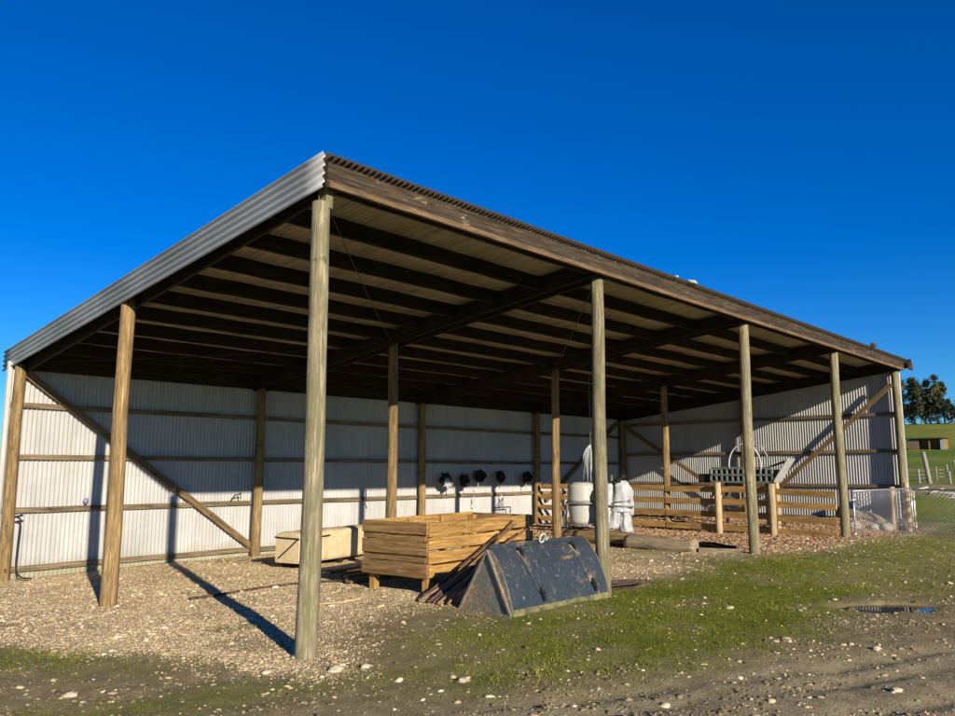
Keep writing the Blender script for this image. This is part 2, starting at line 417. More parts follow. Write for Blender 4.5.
def lin(a, b, s): return list(np.arange(a, b, s))
XS = [-900,-500,-250,-120,-60,-35,-22,-15,-11,-8.5,-7,-6,-5.2,-4.6]+lin(-4.2,9.5,.06)+lin(9.5,14,.11)+lin(14,22,.22)+lin(22,50,1.2)+lin(50,300,6)+lin(300,420,15)+[450,520,650,900,1400,2000]
YS = [-1200,-700,-400,-200,-120,-80]+lin(-60,-20,5)+lin(-20,-9,1.4)+lin(-9,-5.4,.35)+lin(-5.4,6.5,.06)+lin(6.5,10,.12)+lin(10,24,1.)+lin(24,90,4)+[95,110,140,200,300,500,900,1400]
def make_ground():
    xs, ys = np.array(XS), np.array(YS); nx, ny = len(xs), len(ys)
    X, Y = np.meshgrid(xs, ys); X = X.ravel(); Y = Y.ravel(); Z = gh(X, Y)
    me = bpy.data.meshes.new('ground'); me.vertices.add(nx*ny)
    me.vertices.foreach_set('co', np.stack([X, Y, Z], 1).astype('f').ravel())
    i, j = np.meshgrid(np.arange(nx-1), np.arange(ny-1)); b = (j*nx+i).ravel()
    F = np.stack([b, b+1, b+nx+1, b+nx], 1).astype(np.int32); nf = len(F)
    me.loops.add(nf*4); me.loops.foreach_set('vertex_index', F.ravel())
    me.polygons.add(nf); me.polygons.foreach_set('loop_start', np.arange(0, nf*4, 4, dtype=np.int32))
    me.polygons.foreach_set('use_smooth', np.ones(nf, bool))
    me.update(calc_edges=True)
    for nm, a in zip(('m_grass', 'm_gravel', 'm_chips', 'm_track'), masks(X, Y)):
        at = me.attributes.new(nm, 'FLOAT', 'POINT'); at.data.foreach_set('value', a.astype('f'))
    t = NT('yard_ground'); o = t.coord()
    n1 = t.noise(o, .9, 6, .65); n2 = t.noise(o, 6, 6, .7); n3 = t.noise(o, 45, 4, .7); n4 = t.noise(o, 140, 3, .6)
    mx = t.math('ADD', t.math('MULTIPLY', n2, .55), t.math('MULTIPLY', n3, .45))
    dirt = t.mix(t.ramp(mx, [(.36, 0), (.62, 1)]), (.17,.13,.06), (.42,.33,.18))
    dirt = t.mix(t.ramp(n1, [(.35, .0), (.65, .55)]), dirt, (.25,.20,.095))
    track = t.mix(t.ramp(mx, [(.36, 0), (.62, 1)]), (.20,.16,.085), (.44,.365,.215))
    col = t.mix(t.attr('m_track').outputs['Fac'], dirt, track)
    vo = t.n('ShaderNodeTexVoronoi'); vo.inputs['Scale'].default_value = 34; t.l(o, vo.inputs['Vector'])
    vc = t.n('ShaderNodeSeparateColor'); t.l(vo.outputs['Color'], vc.inputs[0])
    gcol = t.ramp(vc.outputs[0], [(0, (.42,.30,.155)), (.4, (.58,.44,.245)), (.75, (.68,.54,.33)), (1, (.74,.63,.44))])
    gcol = t.mix(t.ramp(vo.outputs['Distance'], [(.35, 0), (.7, .7)]), gcol, (.36,.26,.135))
    gcol = t.mix(t.ramp(mx, [(.4, .75), (.62, 0)]), gcol, (.54,.41,.225))
    gcol = t.mix(t.ramp(n1, [(.50, 0), (.68, .6)]), gcol, (.26,.205,.125))
    col = t.mix(t.attr('m_gravel').outputs['Fac'], col, gcol)
    ccol = t.ramp(vc.outputs[1], [(0, (.20,.10,.045)), (.5, (.38,.22,.11)), (1, (.52,.34,.19))])
    col = t.mix(t.attr('m_chips').outputs['Fac'], col, ccol)
    grc = t.mix(t.ramp(mx, [(.38, 0), (.62, 1)]), (.085,.115,.006), (.185,.215,.018))
    grc = t.mix(t.ramp(n1, [(.42, 0), (.7, .6)]), grc, (.25,.225,.04))
    gm = t.math('MULTIPLY', t.attr('m_grass').outputs['Fac'], t.ramp(t.math('ADD', t.math('MULTIPLY', n3, .4), t.math('MULTIPLY', n2, .6)), [(.32, .35), (.5, 1)]))
    farg = t.math('SUBTRACT', t.attr('m_grass').outputs['Fac'], 1.0); fc = t.math('MAXIMUM', farg, 0.0)
    nb = t.noise(o, .045, 5, .6)
    pasture = t.mix(t.ramp(nb, [(.40, 0), (.62, 1)]), t.mix(t.ramp(n1, [(.35, 0), (.65, 1)]), (.085,.15,.012), (.14,.20,.02)), (.26,.24,.04))
    grc = t.mix(t.math('MINIMUM', fc, 1.0), grc, pasture)
    col = t.mix(t.math('MINIMUM', gm, 1.0), col, grc)
    t.bump(t.math('ADD', t.math('ADD', n2, n3), t.math('MULTIPLY', n4, .5)), .85, .032)
    me.materials.append(t.out(col, .95, 0, .12))
    ob = bpy.data.objects.new('ground', me); C.objects.link(ob)
    tag(ob, 'gravelly farmyard ground rising to a green hillside', kind='structure')
make_ground()

# puddle
def make_puddle():
    mb = MB(); n = 56; pts = []
    wz = .0
    ring = []
    for k in range(n):
        th = 2*math.pi*k/n; r = .1
        while r < 1.3:
            u = math.cos(th)*.66*r; v = math.sin(th)*.33*r
            if pud_d(PUD[0]+u*.72+v*.69, PUD[1]-u*.69+v*.72) > 1.3: break
            r += .03
        u = math.cos(th)*.66*r; v = math.sin(th)*.33*r
        ring.append((PUD[0]+u*.72+v*.69, PUD[1]-u*.69+v*.72))
    zz = g1(*PUD)+.055
    mb.add([(x, y, zz) for x, y in ring]+[(PUD[0], PUD[1], zz)], [[k, (k+1) % n, n] for k in range(n)])
    t = NT('puddle_water'); w = t.noise(t.coord(), 6, 3, .5); t.bump(w, .02, .01)
    t.b.inputs['IOR'].default_value = 1.33
    o = mb.build('puddle', t.out((.035,.03,.022), .03, 0, .6)); centre(o)
    tag(o, 'small shallow puddle reflecting the white shed wall', 'puddle', kind='structure')
make_puddle()

# ------------------------------------------------------------------ scattered ground cover
def scatter_mesh(name, pos, rad, tone, mat, kind='stone', label=None):
    n = len(pos)
    if kind == 'stone':
        ph = (1+5**.5)/2
        V = np.array([(-1,ph,0),(1,ph,0),(-1,-ph,0),(1,-ph,0),(0,-1,ph),(0,1,ph),(0,-1,-ph),(0,1,-ph),(ph,0,-1),(ph,0,1),(-ph,0,-1),(-ph,0,1)])/1.9
        F = np.array([(0,11,5),(0,5,1),(0,1,7),(0,7,10),(0,10,11),(1,5,9),(5,11,4),(11,10,2),(10,7,6),(7,1,8),(3,9,4),(3,4,2),(3,2,6),(3,6,8),(3,8,9),(4,9,5),(2,4,11),(6,2,10),(8,6,7),(9,8,1)])
    elif kind == 'grit':
        V = np.array([(1,0,0),(-1,0,0),(0,1,0),(0,-1,0),(0,0,1.6),(0,0,-1)], float)
        F = np.array([(0,2,4),(2,1,4),(1,3,4),(3,0,4),(2,0,5),(1,2,5),(3,1,5),(0,3,5)])
    else:
        V = np.array([(-1,-1,-1),(1,-1,-1),(1,1,-1),(-1,1,-1),(-1,-1,1),(1,-1,1),(1,1,1),(-1,1,1)], float)
        F = np.array([(0,3,2,1),(4,5,6,7),(0,1,5,4),(1,2,6,5),(2,3,7,6),(3,0,4,7)])
    m = len(V); P = np.repeat(V[None], n, 0)
    P = P*(1+rng.uniform(-.32, .28, (n, m, 1)))
    sc = rng.uniform(.6, 1.35, (n, 1, 3)); sc[:, :, 2] *= .45
    if kind == 'chip': sc = np.stack([rng.uniform(.9, 1.6, n), rng.uniform(.3, .7, n), rng.uniform(.10, .2, n)], 1)[:, None]
    P = P*sc
    a = rng.uniform(0, 6.28, n); b = rng.normal(0, .35, n)
    cb, sb = np.cos(b)[:, None], np.sin(b)[:, None]
    y = P[..., 1]*cb-P[..., 2]*sb; z = P[..., 1]*sb+P[..., 2]*cb; x = P[..., 0]
    ca, sa = np.cos(a)[:, None], np.sin(a)[:, None]
    P = np.stack([x*ca-y*sa, x*sa+y*ca, z], -1)*rad[:, None, None] + pos[:, None, :]
    k = F.shape[1]; FF = (F[None]+(np.arange(n)*m)[:, None, None]).reshape(-1, k).astype(np.int32)
    me = bpy.data.meshes.new(name); me.vertices.add(n*m); me.vertices.foreach_set('co', P.astype('f').ravel())
    me.loops.add(FF.size); me.loops.foreach_set('vertex_index', FF.ravel())
    me.polygons.add(len(FF)); me.polygons.foreach_set('loop_start', np.arange(0, FF.size, k, dtype=np.int32))
    me.update(calc_edges=True)
    at = me.attributes.new('tone', 'FLOAT', 'POINT'); at.data.foreach_set('value', np.repeat(tone, m).astype('f'))
    me.materials.append(mat); ob = bpy.data.objects.new(name, me); C.objects.link(ob)
    return tag(ob, label, kind='stuff')

def pick(n, x0, x1, y0, y1, dens):
    X = rng.uniform(x0, x1, n); Y = rng.uniform(y0, y1, n); k = rng.uniform(0, 1, n) < dens(X, Y); return X[k], Y[k]
def free(X, Y):    # keep clear of the puddle and out of the walls
    return (pud_d(X, Y) > 1.08)
def dens_gravel(X, Y):
    g, s, c, t = masks(X, Y)
    d = np.hypot(X+4.3, Y+6.2); patch = sstep(.35, .6, fbm(X*1.3, Y*1.3, 3, 51))
    return np.clip(s*(.35+.65*patch)*np.clip(9.5/d, 0, 1.3)*.8 + (1-s)*(.02+.07*patch)*(1-.75*g), 0, 1)*free(X, Y)
X, Y = pick(215000, -4, 15, -5.3, 9, dens_gravel)
rad = np.clip(rng.lognormal(math.log(.010), .6, len(X)), .004, .05)
scatter_mesh('gravel', np.stack([X, Y, gh(X, Y)-rad*.02], 1), rad, rng.uniform(0, 1, len(X)),
             toned('gravel_stone', [(0, (.34,.245,.13)), (.4, (.50,.38,.215)), (.8, (.58,.455,.28)), (1, (.70,.60,.43))]), 'stone', 'loose pale gravel strewn over the yard and shed floor')
def dens_grit(X, Y):
    g, s, c, t = masks(X, Y); d = np.hypot(X+4.3, Y+6.2)
    return np.clip(s*np.clip(8.5/d, 0, 1.2)**1.3*(1-.55*sstep(.5, .66, fbm(X*.9+4, Y*.9, 4, 57))), 0, 1)*free(X, Y)
X, Y = pick(330000, -3.5, 8, -1.5, 8.9, dens_grit)
rad = np.clip(rng.lognormal(math.log(.0075), .35, len(X)), .004, .015)
scatter_mesh('grit', np.stack([X, Y, gh(X, Y)], 1), rad, rng.uniform(0, 1, len(X)), bpy.data.materials['gravel_stone'], 'grit', 'fine tan grit between the gravel stones')
# crumbs of soil on the bare dirt
def dens_soil(X, Y):
    g, s, c, t = masks(X, Y); d = np.hypot(X+4.3, Y+6.2)
    return np.clip((1-.8*g)*(1-.8*s)*(1-c)*np.clip(7/d, 0, 1.2)*(.08+.55*sstep(.4, .65, fbm(X*2, Y*2, 3, 55))), 0, 1)*free(X, Y)
X, Y = pick(120000, -4, 13, -5.3, 3, dens_soil)
rad = np.clip(rng.lognormal(math.log(.0085), .55, len(X)), .004, .03)
scatter_mesh('soil_crumbs', np.stack([X, Y, gh(X, Y)+rad*.1], 1), rad, rng.uniform(0, 1, len(X)),
             toned('soil', [(0, (.11,.083,.04)), (.6, (.22,.175,.095)), (1, (.34,.28,.165))]), 'stone', 'crumbly brown soil over the bare track')
# bigger pale stones thrown through the gravel
def dens_cob(X, Y):    # thinner on the track
    g, s, c, t = masks(X, Y); p = sstep(.45, .65, fbm(X*.8, Y*.8, 3, 61))
    leftfg = np.clip(1-(X+1)/3, 0, 1)*.5
    return np.clip((.10+.5*p)*(1-.8*g)*(1-.85*t)*(.10+.38*leftfg+.4*s*(Y < 5)), 0, 1)*free(X, Y)
X, Y = pick(3600, -4, 7, -5, 6, dens_cob)
rad = np.clip(rng.lognormal(math.log(.021), .38, len(X)), .012, .05)
scatter_mesh('pebbles', np.stack([X, Y, gh(X, Y)-rad*.08], 1), rad, rng.uniform(.3, 1, len(X)),
             toned('pebble_stone', [(0, (.42,.32,.19)), (.6, (.60,.49,.33)), (1, (.70,.62,.48))]), 'stone', 'larger pale pebbles scattered through the gravel and mud')
def dens_chips(X, Y):
    return masks(X, Y)[2]*.9
X, Y = pick(34000, 8.5, 19.3, -.9, 8.9, dens_chips)
rad = rng.uniform(.012, .034, len(X))
scatter_mesh('wood_chips', np.stack([X, Y, gh(X, Y)+rad*.2], 1), rad, rng.uniform(0, 1, len(X)),
             toned('chip_wood', [(0, (.26,.14,.07)), (.5, (.43,.265,.145)), (1, (.58,.42,.27))]), 'chip', 'reddish wood chips covering the floor of the far pen')

def make_grass():
    def dens(X, Y):
        g = masks(X, Y)[0]; cl = sstep(.3, .62, fbm(X*5, Y*5, 3, 71))
        return np.clip(g*(.25+.9*cl), 0, 1)*free(X, Y)
    X, Y = pick(185000, -4, 16, -5, 4.5, dens)
    n = len(X); nb = 3
    X = np.repeat(X, nb)+rng.normal(0, .012, n*nb); Y = np.repeat(Y, nb)+rng.normal(0, .012, n*nb); n *= nb
    Z = gh(X, Y)-.004
    H = rng.uniform(.008, .026, n)*(.6+.9*fbm(X*1.5, Y*1.5, 3, 81))*(1+.7*sstep(.60, .74, fbm(X*3.1, Y*3.1, 3, 83))); W = rng.uniform(.0025, .005, n)
    a = rng.uniform(0, 6.28, n); lx = rng.normal(0, .5, n)*H; ly = rng.normal(0, .5, n)*H
    P = np.stack([np.stack([X-np.cos(a)*W, Y-np.sin(a)*W, Z], 1), np.stack([X+np.cos(a)*W, Y+np.sin(a)*W, Z], 1), np.stack([X+lx, Y+ly, Z+H], 1)], 1)
    me = bpy.data.meshes.new('grass'); me.vertices.add(n*3); me.vertices.foreach_set('co', P.astype('f').ravel())
    me.loops.add(n*3); me.loops.foreach_set('vertex_index', np.arange(n*3, dtype=np.int32))
    me.polygons.add(n); me.polygons.foreach_set('loop_start', np.arange(0, n*3, 3, dtype=np.int32)); me.update(calc_edges=True)
    tone = np.clip(rng.normal(.5, .2, n)+(fbm(X*.9, Y*.9, 3, 91)-.5)*1.2, 0, 1)
    at = me.attributes.new('tone', 'FLOAT', 'POINT'); at.data.foreach_set('value', np.repeat(tone, 3).astype('f'))
    me.materials.append(toned('short_grass', [(0, (.065,.085,.005)), (.45, (.125,.15,.008)), (.78, (.20,.20,.02)), (1, (.31,.26,.09))], .8))
    ob = bpy.data.objects.new('grass', me); C.objects.link(ob); tag(ob, 'short mossy green grass in front of the shed', kind='stuff')
make_grass()

# ------------------------------------------------------------------ the shed
B = 4.8; D = 8.95
def ztop(y): return 4.765-.1000*y                                   # roof sheet line
def zraf(y): return 4.46-.1135*y                                   # underside of the rafters
shed = empty('farm_shed')
tag(shed, 'long open-fronted pole shed with white corrugated walls and lean-to roof', 'shed')

def corrugated(mb, origin, along, across, length, height, pitch=.076, amp=.0145, rows=3, n_per=6, top=None, wob=.005):
    """sheet whose ribs run along `across`; profile goes along `along`"""
    origin, al, ac = Vector(origin), Vector(along), Vector(across); nn = al.cross(ac).normalized()
    cols = int(length/pitch*n_per)+1; vs=[]; fs=[]
    for i in range(cols):
        s = length*i/(cols-1); h = top(s) if top else height
        sheetlap = .0015*math.floor(s/.76)%2
        for r in range(rows+1):
            t = r/rows
            q = amp*math.cos(2*math.pi*s/pitch) + wob*mnoise.noise(Vector((s*1.3, t*3, origin.x)))
            vs.append(origin + al*s + ac*(h*t) + nn*q)
    for i in range(cols-1):
        for r in range(rows):
            a = i*(rows+1)+r; fs.append([a, a+rows+1, a+rows+2, a+1])
    mb.add(vs, fs, None, 1., True)

# posts: front, middle, back rows
for j, y in enumerate((0., D/2, D-.06)):
    for i in range(5):
        mb = MB(); x = B*i
        r0, r1 = ((.106,.088), (.108 if i == 0 else .098, .095 if i == 0 else .085), (.105,.09))[j]
        if j == 0 and i > 0: r0, r1 = .102, .088
        z1 = zraf(y) - (.0 if j == 0 else -.12)
        if i == 4: x -= .02
        mat = M['post_grey'] if j == 0 else M['post_brown']
        pole(mb, (x, y, g1(x, y)-.35), (x+(.0 if i else .02), y, z1-(.10 if (i, j) == (0, 0) else 0)), r0, r1, 18, .10, .022)
        if (i, j) == (0, 0):                                        # the notched head that runs up beside the barge
            beam(mb, (x+.066, y-.01, z1-.16), (x+.066, y-.01, z1+.2), .085, .14, up=(0,1,0), seg=2)
        part(mb, 'post', mat, shed)
# walls
mb = MB(); corrugated(mb, (-.15, D+.12, -.32), (1,0,0), (0,0,1), 19.51, 3.95)
part(mb, 'back_wall', M['wall'], shed)
mb = MB(); corrugated(mb, (19.36, D+.12, .12), (0,-1,0), (0,0,1), D+.2, 3, top=lambda s: ztop(D+.12-s)-.20-.12)
part(mb, 'side_wall', M['wall'], shed)
# girts
for z in (.03, 1.03, 1.95, 2.86):
    mb = MB()
    for i in range(4): beam(mb, (B*i-.05*(i == 0), D+.075, z), (B*(i+1)-.006, D+.075, z+random.uniform(-.012, .012)), .05, .095, jit=.004)
    part(mb, 'girt', M['girt'], shed)
for z in (.36, 1.28, 2.25, 3.28):
    mb = MB()
    for y0, y1 in ((.0, D/2), (D/2+.006, D+.04)): beam(mb, (19.31, y0, z), (19.31, y1, z), .05, .10, jit=.004)
    part(mb, 'girt', M['girt'], shed)
# braces
for a, b in (((.06, D+.018, 3.48), (4.72, D+.018, .12)), ((14.9, D+.018, .78), (19.0, D+.018, 3.36)),
             ((19.08, .08, 4.08), (19.08, 4.35, .35)), ((19.08, D-.25, 3.22), (19.08, 4.6, .62))):
    mb = MB(); beam(mb, a, b, .05, .13, jit=.004, up=(0,0,1)); part(mb, 'brace', M['brace'], shed)
# roof sheet: ribs run front to back, built as one long profile
mb = MB(); L = 19.6
sl = Vector((0, 1, -.1000)).normalized()
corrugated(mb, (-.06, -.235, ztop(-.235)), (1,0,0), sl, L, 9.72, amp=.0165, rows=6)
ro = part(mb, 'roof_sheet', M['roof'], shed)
so = ro.modifiers.new('thickness', 'SOLIDIFY'); so.thickness = .003
# ridge-like capping strips of the sheet laps along the front edge
# purlins
NP = 11
for k in range(NP):
    y = .06+k*(D-.05)/(NP-1); mb = MB()
    for i in range(4):
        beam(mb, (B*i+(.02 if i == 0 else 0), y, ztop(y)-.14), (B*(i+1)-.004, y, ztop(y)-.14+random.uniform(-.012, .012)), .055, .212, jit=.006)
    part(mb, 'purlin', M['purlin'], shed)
# rafters, a pair of planks to each frame
for i in range(5):
    for s in (-1, 1):
        if i == 0 and s < 0: continue
        mb = MB(); x = B*i+s*(.125 if i not in (0, 4) else .12)
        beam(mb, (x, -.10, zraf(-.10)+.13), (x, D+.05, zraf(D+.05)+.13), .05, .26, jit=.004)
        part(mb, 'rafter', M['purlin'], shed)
# back plate and eaves board
mb = MB()
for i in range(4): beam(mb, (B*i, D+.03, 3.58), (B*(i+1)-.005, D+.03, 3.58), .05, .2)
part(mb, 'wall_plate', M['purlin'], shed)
# fascia: planks butted along the front
mb = MB(); xx = [-.03, 5.2, 10.1, 14.9, 19.44]
for a, b in zip(xx[:-1], xx[1:]):
    beam(mb, (a, -.15, 4.595), (b-.004, -.15, 4.595), .045, .255, jit=.004, seg=24)
part(mb, 'fascia', M['fascia'], shed)
mb = MB(); beam(mb, (-.02, -.186, 4.497), (19.43, -.186, 4.497), .022, .062, jit=.002, seg=24, tone=.95); part(mb, 'fascia_batten', M['brace'], shed)
# barge: corrugated strip laid along the left roof edge, ribs parallel to the slope
def barge(x, nx):
    mb = MB(); n = 34; H = .36; vs=[]; fs=[]; rows = 30
    for r in range(rows+1):
        y = -.18+9.7*r/rows
        for k in range(n+1):
            t = k/n; z = ztop(y)+.03-H*t + .004*mnoise.noise(Vector((y*.8, t*2, 3)))
            vs.append((x+nx*(.016*math.cos(2*math.pi*t*4.25)+.004*mnoise.noise(Vector((y*.6, 0, 7)))), y, z))
    for r in range(rows):
        for k in range(n):
            a = r*(n+1)+k; fs.append([a, a+1, a+n+2, a+n+1])
    mb.add(vs, fs, None, 1, True); o = part(mb, 'barge_sheet', M['barge'], shed)
    s = o.modifiers.new('thickness', 'SOLIDIFY'); s.thickness = .003
barge(-.085, -1)
mb = MB(); beam(mb, (-.045, -.12, ztop(-.12)-.17), (-.045, 9.45, ztop(9.45)-.17), .04, .2); part(mb, 'barge_board', M['purlin'], shed)
mb = MB(); beam(mb, (19.52, -.36, ztop(-.36)-.13), (19.52, 9.4, ztop(9.4)-.13), .04, .24, tone=1.3); part(mb, 'barge_board', M['fascia'], shed)
mb = MB(); beam(mb, (19.45, -.30, 4.60), (19.75, -.30, 4.585), .05, .20, tone=1.5); part(mb, 'barge_end_block', M['fascia'], shed)
# sagging wire braces under the roof
for a, b in (((.1, .1, 4.5), (4.7, 4.4, 4.0)), ((4.9, 4.4, 4.02), (.2, 8.7, 3.6)), ((4.9, .1, 4.45), (9.5, 4.4, 4.0))):
    mb = MB(); A, Bv = Vector(a), Vector(b)
    tube(mb, [A.lerp(Bv, t/12)-Vector((0,0,.05*math.sin(math.pi*t/12))) for t in range(13)], .006, 6); part(mb, 'wire_brace', M['darkmetal'], shed)

# odds and ends caught on the roof's front edge
def lump(name, c, rad, mat, label, cat, **k):
    mb = MB(); blob(mb, c, rad, 10, **k); return single(mb, name, mat, label, cat)
lump('paper_scrap', (7.25, -.22, 4.81), (.14, .05, .028), M['palesheet'], 'small pale scrap lying on the front edge of the roof', 'scrap', jit=.5)
lump('paper_scrap', (6.72, -.22, 4.80), (.04, .03, .02), M['palesheet'], 'tiny pale fleck on the roof edge left of the bigger scrap', 'scrap', jit=.5)
lump('mud_nest', (16.6, -.25, 4.85), (.10, .07, .06), M['rust'], 'small dark clod on the roof edge near its right end', 'clod', jit=.5)

# ------------------------------------------------------------------ pen fence between shed posts (row x = 14.4)
fence = empty('rail_fence', (14.4, 4.4, g1(14.4, 4.4)))
tag(fence, 'timber rail fence closing off the last shed bay, four brown rails', 'fence')
for z, zr in ((1.24, 1.23), (.93, .96), (.62, .63), (.30, .33)):
    for y0, y1 in ((D-.3, D/2+.02), (D/2-.02, 1.56)):
        mb = MB(); beam(mb, (14.28, y0, z), (14.28, y1, z+.01), .045, .15, jit=.004); part(mb, 'rail', M['rail'], fence)
    mb = MB(); beam(mb, (14.28, 1.53, z-.02), (14.28, .12, zr-.07), .045, .15, jit=.004); part(mb, 'rail', M['rail'], fence)
for y, zt in ((2.92, 1.42), (1.55, 1.40)):
    mb = MB(); pole(mb, (14.17, y, g1(14.17, y)-.3), (14.17, y, zt), .085, .08, 16, .03, .006); part(mb, 'fence_post', M['post_new'], fence)
mb = MB(); pole(mb, (15.2, 1.85, g1(15.2, 1.85)-.2), (15.2, 1.85, 1.42), .07, .065); part(mb, 'fence_post', M['post_new'], fence)
mb = MB(); beam(mb, (14.5, 8.35, .1), (14.5, 8.35, 1.3), .1, .1); part(mb, 'fence_post', M['rail'], fence)

# end of another rail fence by the last post: two posts with rail stubs between
stub = empty('rail_end', (18.75, .0, g1(18.75, 0)))
tag(stub, 'short pair of pale posts with four cut rail ends beside the gate', 'fence end')
for x, y, zt in ((18.62, .14, 1.28), (18.82, -.16, 1.38)):
    mb = MB(); pole(mb, (x, y, g1(x, y)-.2), (x, y, zt), .075, .07, 14, .03, .004); part(mb, 'post', M['post_new'], stub)
for z in (.28, .56, .84, 1.1):
    mb = MB(); beam(mb, (18.65, -.235, z), (19.1, -.255, z), .06, .15, tone=1.15); part(mb, 'rail_stub', M['post_new'], stub)

# ------------------------------------------------------------------ mesh gates
def gate(a, b, zb, zt, label):
    """tubular frame with woven wire between"""
    a, b = Vector((*a, 0)), Vector((*b, 0)); d = (b-a); L = d.length; d.normalize(); up = Vector((0,0,1)); n = d.cross(up)
    o = empty('mesh_gate', ((a+b)/2).to_tuple()[:2]+(zb,)); tag(o, label, 'gate')
    mb = MB(); r = .02
    P = lambda s, z: a+d*s+up*z
    for p, q in ((P(0,zb),P(L,zb)), (P(0,zt),P(L,zt)), (P(0,zb),P(0,zt)), (P(L,zb),P(L,zt))):
        tube(mb, [p, q], r, 8)
    fr = part(mb, 'frame', M['steel'], o)
    mb = MB(); H = zt-zb; sp = .11; w = .0028
    k = -int(H/sp)-1
    while k*sp < L:
        for sg in (1, -1):
            s0 = k*sp; s1 = s0+H
            t0 = max(0, -s0/H); t1 = min(1, (L-s0)/H)
            if t1 > t0:
                z0, z1 = (zb+H*t0, zb+H*t1) if sg > 0 else (zt-H*t0, zt-H*t1)
                tube(mb, [P(s0+H*t0, z0)+n*(.004*sg), P(s0+H*t1, z1)+n*(.004*sg)], w, 4)
        k += 1
    part(mb, 'wire_mesh', M['steel'], o)
    for z in (zb+.2, zt-.2):
        mb = MB(); tube(mb, [P(-.09, z), P(.03, z)], .014, 6); tube(mb, [P(-.0, z-.05), P(-.0, z+.05)], .026, 8); part(mb, 'hinge', M['steel'], fr)
gate((14.58, -.16), (18.28, -.40), .09, 1.25, 'chain-link gate between the shed post and the pale rail ends')
gate((18.42, -.42), (18.35, -4.1), .06, 1.22, 'chain-link gate running out of the right edge beyond the shed')

# ------------------------------------------------------------------ wooden crate
def crate():
    ox, oy, oz = 3.0, 1.56, .08; an = R(5.5); L, Wd = 2.42, 1.2
    o = empty('wooden_crate', (ox, oy, oz)); tag(o, 'large golden plank crate on legs standing behind the black bucket', 'crate')
    o.rotation_euler.z = an
    def P(x, y, z): return (x, y, z-oz)
    def pt(name, mb, m): x = mb.build(name, m); x.parent = o
    lo = [(.29,.45),(.475,.635),(.66,.815),(.83,1.02)]
    for k, (z0, z1) in enumerate(lo):
        for nm, y in (('side_plank', .02), ('side_plank', Wd-.02)):
            mb = MB(); dz = (.0, .012, .02, .0)[k]
            beam(mb, P(.0, y, (z0+z1)/2), P(L, y, (z0+z1)/2+random.uniform(-.012, .018)), .038, z1-z0, jit=.004, seg=10); pt(nm, mb, M['crate'])
    for x, sg in ((0, -1), (L, 1)):
        for z0, z1, pr in ((.29,.48,.045),(.485,.575,.018),(.58,.77,.045),(.775,.855,.018),(.86,1.02,.05)):
            mb = MB(); xx = x+sg*pr
            beam(mb, P(xx, -.012 if pr > .03 else .045, (z0+z1)/2), P(xx, Wd+.02, (z0+z1)/2), .038, z1-z0, jit=.003, seg=6); pt('end_plank', mb, M['crate_end'])
    for x in (.075, L-.075):
        for y in (.10, Wd-.10):
            mb = MB(); zb = g1(*(Vector((ox, oy))+Matrix.Rotation(an, 2) @ Vector((x, y))))-.03
            beam(mb, P(x, y, zb), P(x, y, .99), .10, .10, up=(0,1,0), seg=3); pt('leg', mb, M['crate'])
    mb = MB()
    for k in range(8): beam(mb, P(.06, .1+k*.145, .31), P(L-.06, .1+k*.145, .31), .13, .03)
    pt('floor_board', mb, M['crate_end'])
    for x in (.85, 1.6):
        mb = MB(); beam(mb, P(x, Wd-.065, .31), P(x, Wd-.065, 1.0), .09, .045, up=(0,1,0), seg=2); pt('cleat', mb, M['crate'])
        mb = MB(); beam(mb, P(x, .065, .31), P(x, .065, 1.0), .09, .045, up=(0,1,0), seg=2); pt('cleat', mb, M['crate'])
crate()

